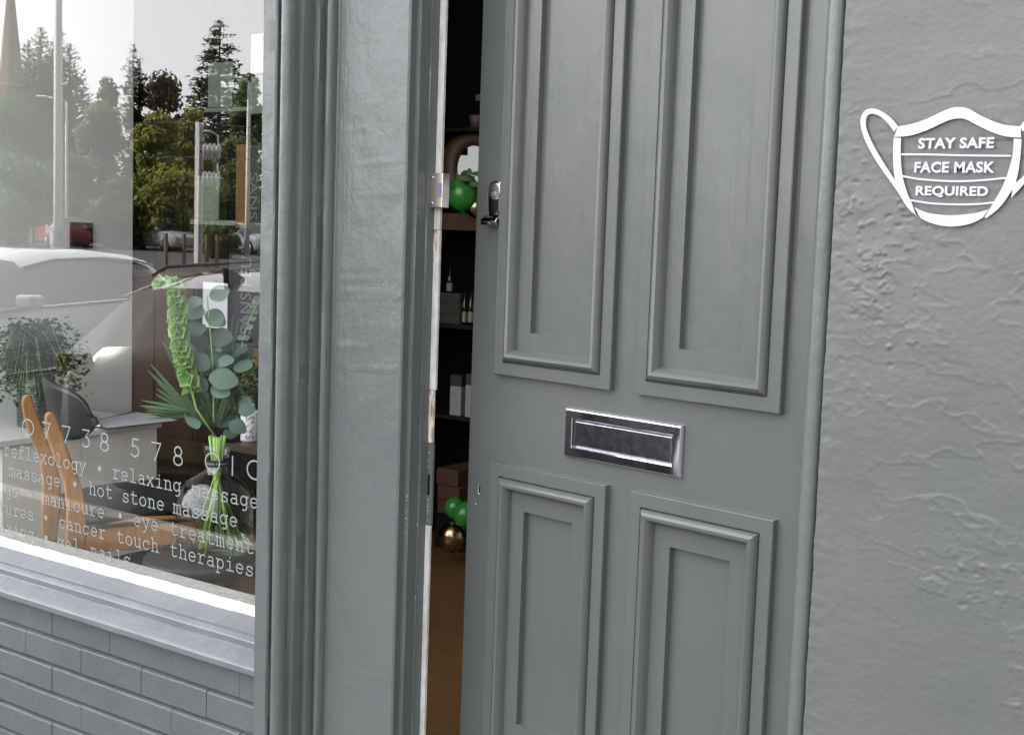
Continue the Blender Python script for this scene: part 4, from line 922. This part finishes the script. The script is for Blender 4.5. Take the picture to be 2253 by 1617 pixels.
x0, x1, z0, z1 = rect_y(940, 284, 1075, 291, 3.2); g = MB(); g.box((x0 - .2, 3.16, z0), (x1 + .2, 3.39, z1)); tag(g.build('picture_ledge', M['panel_dark'], bevel=.001), 'thin black ledge above the mirror holding the pink pot', 'shelf')

# ------------------------------------------------------------------ street side: cars (seen reflected in the pane)
def loft(g, secs, sel):
    n = len(secs[0]); vs = [p for s_ in secs for p in s_]; fs = []
    for i in range(len(secs) - 1):
        for j in range(n - 1):
            if sel(i, j): fs.append((i * n + j, i * n + j + 1, (i + 1) * n + j + 1, (i + 1) * n + j))
    g.add(vs, fs, True); return g
def make_car(label, m, group=None, roof='estate', chrome=True, rails=True, fin=True):
    root = empty('parked_car', (0, 0, 0), 0, label, 'car', group)
    # stations: x (front +), z bottom, z belt, z roof, half width belt, half width roof
    if roof == 'estate':
        S = [(2.28, .35, .62, .63, .62, .58), (2.18, .22, .72, .74, .80, .68), (1.7, .2, .86, .88, .88, .76), (1.15, .2, .93, .96, .90, .78), (.35, .2, .96, 1.38, .90, .66), (-.1, .2, .97, 1.45, .90, .63), (-.9, .2, .98, 1.46, .90, .62), (-1.5, .2, 1.0, 1.42, .90, .60), (-1.85, .2, 1.01, 1.36, .88, .58), (-2.15, .22, .98, 1.03, .84, .62), (-2.26, .3, .85, .88, .76, .6), (-2.28, .38, .6, .62, .7, .58)]
    def sec(s_):
        x, zb, zl, zr, wb, wr = s_
        h = [(0, zb), (wb * .93, zb), (wb, zb + .12), (wb + .015, (zb + zl) / 2), (wb - .01, zl - .05), (wb - .035, zl), (wr + .02, zr - .07), (wr - .06, zr - .015), (wr * .55, zr + .008), (0, zr + .015)]
        return [(x, y, z) for y, z in h] + [(x, -y, z) for y, z in h[-2::-1]]
    secs = [sec(s_) for s_ in S]; n = len(secs[0])
    def is_glass(i, j):
        side = j == 5 or j == n - 2 - 5
        cab = 3 <= i <= 8
        if side and 4 <= i <= 7: return True
        if i in (3,) and j >= 5 and j <= n - 7: return True
        if i in (8,) and 6 <= j <= n - 8: return True
        return False
    g = MB(); loft(g, secs, lambda i, j: not is_glass(i, j)); g.add([secs[0][k_] for k_ in range(n)], [tuple(range(n))]); g.add([secs[-1][k_] for k_ in range(n)], [tuple(range(n))]); g.build('body', m, root)
    g = MB(); loft(g, secs, is_glass); g.build('windows', M['car_glass'], root)
    for sx in (1.38, -1.35):
        for sy in (-1, 1):
            g = MB(); g.lathe([(.2, -.1), (.31, -.1), (.33, -.07), (.33, .07), (.31, .1), (.2, .1)], n=28)
            for i, v in enumerate(g.v): g.v[i] = (v[0] + sx, v[2] + sy * .83, v[1] + .33 - .11 + .11)
            wl = g.build('wheel', M['tyre'], root)
            g = MB(); g.lathe([(.001, .105), (.05, .11), (.2, .1), (.21, .09), (.21, -.09), (.001, -.09)], n=20)
            for i, v in enumerate(g.v): g.v[i] = (v[0] + sx, v[2] * sy + sy * .83, v[1] + .33)
            g.build('rim', M['rim'], wl)
    for sy in (-1, 1):
        g = MB(); g.box((2.14, sy * .72 - .1, .58), (2.24, sy * .72 + .06, .70)); g.build('headlight', M['lamp_clear'], root, bevel=.02)
        g = MB(); g.box((-2.24, sy * .74 - .09, .78), (-2.08, sy * .74 + .09, .98)); g.build('tail_light', M['lamp_red'], root, bevel=.02)
        g = MB(); g.box((.55, sy * .98 - .1, .98), (.72, sy * .98 + .08, 1.1)); g.build('wing_mirror', m, root, bevel=.03)
        if chrome:
            g = MB(); g.tube([(.95, sy * .885, .965), (-.1, sy * .89, .985), (-.9, sy * .89, .995), (-1.8, sy * .87, 1.02)], .014, 6)
            g.tube([(.36, sy * .705, 1.32), (-.1, sy * .672, 1.39), (-.9, sy * .664, 1.40), (-1.5, sy * .645, 1.36), (-1.85, sy * .62, 1.3)], .011, 6); g.build('chrome_trim', M['steel'], root)
            g = MB(); g.tube([(1.0, sy * .925, .42), (-1.0, sy * .925, .42)], .012, 6); g.build('side_strip', M['steel'], root)
        if rails: g = MB(); g.tube([(.1, sy * .56, 1.475), (.0, sy * .56, 1.51), (-1.5, sy * .55, 1.48), (-1.65, sy * .55, 1.43)], .013, 6); g.build('roof_rail', M['black_plastic'], root)
    g = MB(); g.box((-2.3, -.26, .42), (-2.285, .26, .53)); g.build('number_plate', M['plate'], root)
    if fin: g = MB(); g.prism([(-1.72, 1.39), (-1.74, 1.50), (-1.68, 1.49), (-1.5, 1.43), (-1.46, 1.40)], -.018, .018, 'y'); g.build('shark_fin_aerial', M['black_plastic'], root, bevel=.006)
    g = MB(); g.tube([(-2.06, .0, 1.1), (-2.1, .2, 1.07), (-2.09, .38, 1.12)], .008, 6); g.build('rear_wiper', M['black_plastic'], root)
    return root
axis = Vector((-.31, -.95, 0)).normalized()
car1 = make_car('white estate car with chrome window trim parked nose in by the kerb', M['car_white'], rails=False, fin=False)
sidep = mir(0, 570, 11); sidep.z = -.11
nrm_ = Vector((-axis.y, axis.x, 0)); nrm_ = nrm_ if nrm_.x < 0 else -nrm_
c1_ = sidep + axis * .9 + nrm_ * .9
car1.location = (c1_.x, c1_.y, -.11); car1.rotation_euler = (0, 0, math.atan2(-axis.y, -axis.x)); 
car2 = make_car('glossy black estate car with shark fin aerial parked tail to the kerb', M['car_dark'])
fp = mir(520, 590, 8.0)
car2.rotation_euler = (0, 0, math.atan2(axis.y, axis.x)); c2_ = fp + axis * 1.6; car2.location = (c2_.x, c2_.y, -.11)
def far_car(px, py, Z, m, label, rz):
    c_ = copy_tree(car2); p = mir(px, py, Z); c_.location = (p.x, p.y, .305); c_.rotation_euler = (0, 0, rz); c_['label'] = label; c_['group'] = 'cars in the far car park'
    for k_ in c_.children:
        if k_.name.startswith(('body', 'wing_mirror')):
            k_.data = k_.data.copy(); k_.data.materials[0] = m
    return c_
far_car(375, 545, 62, M['car_white'], 'white car in the far car park in front of the brown board fence', R(15))
far_car(300, 545, 66, M['car_dark'], 'dark car left of the white one in the far car park', R(15))
far_car(128, 535, 60, M['car_red'], 'bright red car in the far car park behind the tall pole', R(200))
far_car(170, 540, 66, M['car_dark'], 'dark car beside the red one in the far car park', R(190))
far_car(555, 548, 60, M['car_white'], 'white car at the right end of the far car park', R(15))
# brown board fence
a = mir(285, 530, 74); b = mir(420, 530, 72); fe = MB(); dv = (b - a); dv.z = 0; nn = int(dv.length / .14); dv.normalize()
fen = empty('board_fence', (a.x, a.y, .3), math.atan2(dv.y, dv.x), 'brown vertical board fence behind the parked cars across the street', 'fence')
for i in range(nn): fe.box((i * .14, -.01, 0), (i * .14 + .13, .012, 1.35 + rnd.uniform(-.03, .03)))
fe.build('boards', M['fence'], fen); fe = MB()
for i in range(0, nn, 14): fe.box((i * .14, .012, 0), (i * .14 + .09, .1, 1.4))
fe.build('posts', M['fence'], fen)
# low wire fence posts
for i, px in enumerate((72, 365, 405, 455, 478)):
    p = mir(px, 545, 44); g = MB(); g.box((-.05, -.05, 0), (.05, .05, 1.15)); g.box((-.055, -.055, 1.15), (.055, .055, 1.18)); o = g.build('fence_post', M['fence'], bevel=.01); o.location = (p.x, p.y, .1)
    tag(o, 'short wooden fence post along the near edge of the car park', 'post', 'short posts along the car park')
crm = Vector((cr.x, -cr.y, 0)); cfm = Vector((cf.x, -cf.y, 0))     # the same directions as the pane mirrors them
# ---- lamp posts
def lamp(px, pyb, pyt, Z, r0, r1, arm, label, base=None):
    p = mir(px, pyb, Z); zt_ = mir(px, pyt, Z).z; root = empty('street_lamp', (p.x, p.y, p.z - .6), 0, label, 'street lamp'); h = zt_ - p.z + .6
    g = MB(); g.tube([(0, 0, 0), (0, 0, h * .35), (0, 0, h)], [r0, (r0 + r1) / 2, r1], 12); g.build('pole', M['pole_white'], root)
    if base: g = MB(); g.tube([(0, 0, 0), (0, 0, base)], r0 * 1.7, 12); g.build('base_column', M['pole_blue'], root)
    if arm:
        e = crm * arm; g = MB(); g.tube([(0, 0, h - .02), (e.x * .5, e.y * .5, h + .14), (e.x, e.y, h + .2)], [r1, r1 * .8, r1 * .7], 8); g.build('arm', M['pole_white'], root)
        g = MB(); g.ball((e.x * 1.15, e.y * 1.15, h + .2), .3, 8, (1.0, 1.0, .22)); g.build('lamp_head', M['pole_white'], root)
lamp(128, 560, -260, 27, .10, .075, 0, 'tallest pale steel pole reflected at the left of the window', 1.1)
lamp(146, 545, 228, 60, .075, .05, -.95, 'pale street lamp right beside the tallest pole', .0)
lamp(201, 532, 303, 88, .075, .05, 1.0, 'thin distant street lamp between the pine and the tall pole')
lamp(543, 556, 186, 52, .11, .07, -.75, 'street lamp with its arm pointing left near the window edge')
lamp(478, 470, 300, 70, .06, .05, -.5, 'thin street lamp behind the insulator mast')
# insulator mast
p = mir(436, 556, 45); zt_ = mir(440, 272, 45).z
ms = empty('railway_mast', (p.x, p.y, .1), 0, 'square steel mast with two white ribbed insulators reflected in the glass', 'mast'); h = zt_ - .1
g = MB(); g.box((-.1, -.1, 0), (.1, -.06, h)); g.box((-.1, .06, 0), (.1, .1, h)); g.box((-.06, -.059, 0), (-.03, .059, h)); g.build('mast_column', M['pole_white'], ms)
for py in (335, 395):
    z = mir(440, py, 45).z - .1
    for i in range(4):
        e = crm * (.22 + .15 * i); g = MB(); g.lathe([(.04, -.05), (.27, -.04), (.30, 0), (.2, .03), (.04, .05)], n=16)
        for k_, v in enumerate(g.v): q = crm * v[2] + cfm * v[1] + Vector((0, 0, v[0])); g.v[k_] = (q.x + e.x, q.y + e.y, q.z + z)
        g.build('insulator', M['insulator'], ms)
    g = MB(); e = crm * .9; g.tube([(0, 0, z), (e.x, e.y, z)], .03, 6); g.tube([(0, 0, z + .3), (e.x * .6, e.y * .6, z + .3)], .02, 6); g.build('bracket', M['pole_blue'], ms)
for (py0, py1, lab) in ((345, 352, 'upper thin overhead wire crossing the trees'), (270, 290, 'thin sloping overhead wire near the mast top')):
    a = mir(-200, py0, 45); b = mir(440, py0, 45); c_ = mir(800, py1 + 10, 45); g = MB(); g.tube([a, (a + b) / 2 - Vector((0, 0, .05)), b, (b + c_) / 2 - Vector((0, 0, .05)), c_], .012, 5); tag(g.build('overhead_wire', M['pole_blue']), lab, 'wire')
# church spire
a = mir(24, 190, 250); zt_ = mir(26, -85, 250).z; g = MB(); rb_ = 26 / F * 250
g.lathe([(rb_ * 1.3, -a.z), (rb_ * 1.3, 0), (rb_ * 1.05, .3), (.05, zt_ - a.z)], n=8, smooth=False); chu = empty('church_spire', a[:], 0, 'slender sandstone church spire rising behind the trees at far left', 'spire'); g.build('spire_stone', M['spire'], chu)
g = MB()
for t in range(8):
    an = R(45 * t); g.ball((math.cos(an) * rb_ * .88, math.sin(an) * rb_ * .88, 2.2), .5, 6, (.5, .5, 1.5))
g.build('lucarnes', M['spire'], chu)

# ------------------------------------------------------------------ trees
def crown_leaves(g, c, rad, n, s0, s1, rn, up=.3):
    for q in range(n):
        d = Vector((rn.gauss(0, 1), rn.gauss(0, 1), rn.gauss(0, 1))).normalized(); r = rn.random() ** .45
        p = Vector((c[0] + d.x * rad[0] * r, c[1] + d.y * rad[1] * r, c[2] + d.z * rad[2] * r)); s_ = rn.uniform(s0, s1)
        nrm = (d + Vector((rn.gauss(0, .5), rn.gauss(0, .5), rn.gauss(0, .5) + up))).normalized(); a = nrm.cross(Vector((rn.random() - .5, rn.random() - .5, rn.random() - .5))).normalized(); b = nrm.cross(a)
        g.add([p - a * s_, p + b * s_ * .6, p + a * s_, p - b * s_ * .5], [(0, 1, 2, 3)])
def broad(px, pyt, hw, Z, m, label, seed, n=4200, dens=1., squash=1., name='broadleaf_tree'):
    rn = random.Random(seed); top = mir(px, pyt, Z); h = top.z - .3; rw = hw / F * Z; root = empty(name, (top.x, top.y, .3), 0, label, 'tree', 'trees beyond the car park')
    g = MB(); g.tube([(0, 0, 0), (rn.uniform(-.2, .2), 0, h * .35), (rn.uniform(-.3, .3), .2, h * .8)], [.32, .22, .06], 8)
    cl = []
    for i in range(40):
        t = rn.random() ** .8; z = h * (.10 + .80 * t); w_ = rw * (math.sin(math.pi * (.12 + .80 * t)) ** .6) * squash; an = rn.uniform(0, 6.28); rr = w_ * rn.uniform(.3, .8)
        cl.append(((math.cos(an) * rr, math.sin(an) * rr, z), rw * rn.uniform(.24, .44)))
    cl.append(((0, 0, h - rw * .42), rw * .42)); cl.append(((rn.uniform(-.3, .3) * rw, 0, h - rw * .9), rw * .55)); cl.append(((rn.uniform(-.4, .4) * rw, 0, h - rw * .75), rw * .45)); cl.append(((0, 0, h * .5), rw * .6)); cl.append(((0, 0, h * .25), rw * .6))
    for c_, r in cl: g.tube([(0, 0, c_[2] * .6), c_], [.07, .03], 5, caps=False)
    g.build('trunk', M['bark'], root); g = MB(); k_ = int(n * 1.7) // len(cl)
    for c_, r in cl: crown_leaves(g, c_, (r, r, r * .8), k_, .09 * Z / 80, .22 * Z / 80, rn)
    g.build('crown', m, root, recalc=False)
def conifer(px, pyt, hw, Z, m, label, seed, spikes=((0, 0),), n=5200, droop=-.15, name='conifer_tree', layers=44, sparse=0.):
    rn = random.Random(seed); top = mir(px, pyt, Z); h = top.z - .3; rw = hw / F * Z; root = empty(name, (top.x, top.y, .3), 0, label, 'tree', 'trees beyond the car park')
    tk = MB(); g = MB()
    for (ox, oz) in spikes:
        o_ = crm * (ox / F * Z); hh = h - oz / F * Z; tk.tube([(o_.x * .3, o_.y * .3, 0), (o_.x, o_.y, hh * .5), (o_.x, o_.y, hh)], [.28, .18, .02], 7)
        for L_ in range(layers):
            t = L_ / layers; z = hh * (1 - t) ; w_ = rw * (.06 + .94 * t ** .62) * (1.08 - .3 * max(0, t - .7)) / (1 if len(spikes) == 1 else 1.45)
            if t > .92: continue
            for b in range(int(5 + 7 * t)):
                if rn.random() < sparse: continue
                an = rn.uniform(0, 6.28); bl = w_ * rn.uniform(.65, 1.1); e = Vector((math.cos(an) * bl, math.sin(an) * bl, bl * (droop + rn.uniform(-.12, .12)))); p0 = Vector((o_.x, o_.y, z))
                tk.tube([p0, p0 + e * .9], [.03, .01], 4, caps=False)
                for q in range(max(7, int(n / layers / 7 * (.5 + bl / rw)))):
                    tt = rn.uniform(.15, 1); p = p0 + e * tt + Vector((rn.gauss(0, .09), rn.gauss(0, .09), rn.gauss(0, .08) - .04)) * (1 + bl * .25); s_ = rn.uniform(.14, .34) * Z / 88 * min(1, .4 + 3 * t)
                    d = (e.normalized() + Vector((rn.gauss(0, .5), rn.gauss(0, .5), rn.gauss(0, .35) + .15))).normalized(); a = d.cross(Vector((rn.gauss(0, .4), rn.gauss(0, .4), 1))).normalized()
                    g.add([p - a * s_ * .35, p + d * s_ * 1.3, p + a * s_ * .35, p - d * s_ * .2], [(0, 1, 2, 3)])
    tk.build('trunk', M['bark'], root); g.build('crown', m, root, recalc=False)
conifer(108, 66, 118, 84, M['leaf_green'], 'broad green cypress with several pointed tips behind the tallest pole', 11, ((-18, 0), (20, 4), (-46, 30), (46, 34), (0, 60)), 5200, .45, 'cypress_tree')
conifer(484, 48, 120, 88, M['leaf_dark'], 'tall dark fir tree with a thin pointed top', 12, ((0, 0),), 13000, -.02, 'fir_tree', 50, .0)
conifer(293, 100, 74, 92, M['leaf_dark'], 'dark pine tree standing across the white wall edge', 13, ((0, 0), (14, 30)), 4200, .1, 'pine_tree', 36, .2)
broad(235, 165, 38, 100, M['leaf_pale'], 'small hazy tree between the cypress and the pine', 21, 2400)
broad(360, 145, 74, 95, M['leaf_copper'], 'copper brown tree between the pine and the tall fir', 22, 4200)
broad(548, 158, 52, 82, M['leaf_green'], 'deep green tree right of the fir by the window edge', 23, 4200)
broad(222, 215, 72, 76, M['leaf_pale'], 'light green rounded tree below the pine', 24, 5200)
broad(30, 190, 90, 78, M['leaf_green'], 'mid green tree at the far left below the spire', 25, 5200)
broad(30, 335, 110, 62, M['leaf_pale'], 'pale green low tree in the left lower corner of the reflection', 26, 4800)
broad(350, 235, 72, 74, M['leaf_lime'], 'yellow green tree left of the mast', 27, 6000)
broad(425, 225, 66, 78, M['leaf_lime'], 'yellow green tree just behind the mast', 28, 5200)
broad(390, 375, 90, 62, M['leaf_lime'], 'low sunlit yellow green tree above the board fence', 29, 5200)
broad(260, 385, 70, 62, M['leaf_pale'], 'pale bushy tree in front of the light green one', 30, 4200)
broad(520, 290, 75, 64, M['leaf_green'], 'glossy dark green tree behind the right hand street lamp', 31, 5200)
broad(150, 330, 70, 66, M['leaf_pale'], 'soft green tree behind the two left poles', 32, 4200)
broad(478, 492, 50, 52, M['leaf_green'], 'round green bush at the foot of the mast', 33, 2200, name='bush')
# dense undergrowth beyond
rn = random.Random(5); g = MB()
for q in range(9000):
    px = rn.uniform(-260, 700); p = mir(px, 480, rn.uniform(76, 92)); s_ = rn.uniform(.15, .4); z = .3 + 3.6 * rn.random() ** 1.5
    a = Vector((rn.gauss(0, 1), rn.gauss(0, 1), rn.gauss(0, 1))).normalized(); b = a.cross(Vector((rn.gauss(0, 1), rn.gauss(0, 1), .3))).normalized(); p = Vector((p.x, p.y, z))
    g.add([p - a * s_, p + b * s_ * .7, p + a * s_, p - b * s_ * .6], [(0, 1, 2, 3)])
tag(g.build('undergrowth', M['leaf_green'], recalc=False), 'dense green undergrowth below the trees', 'bushes', kind='stuff')
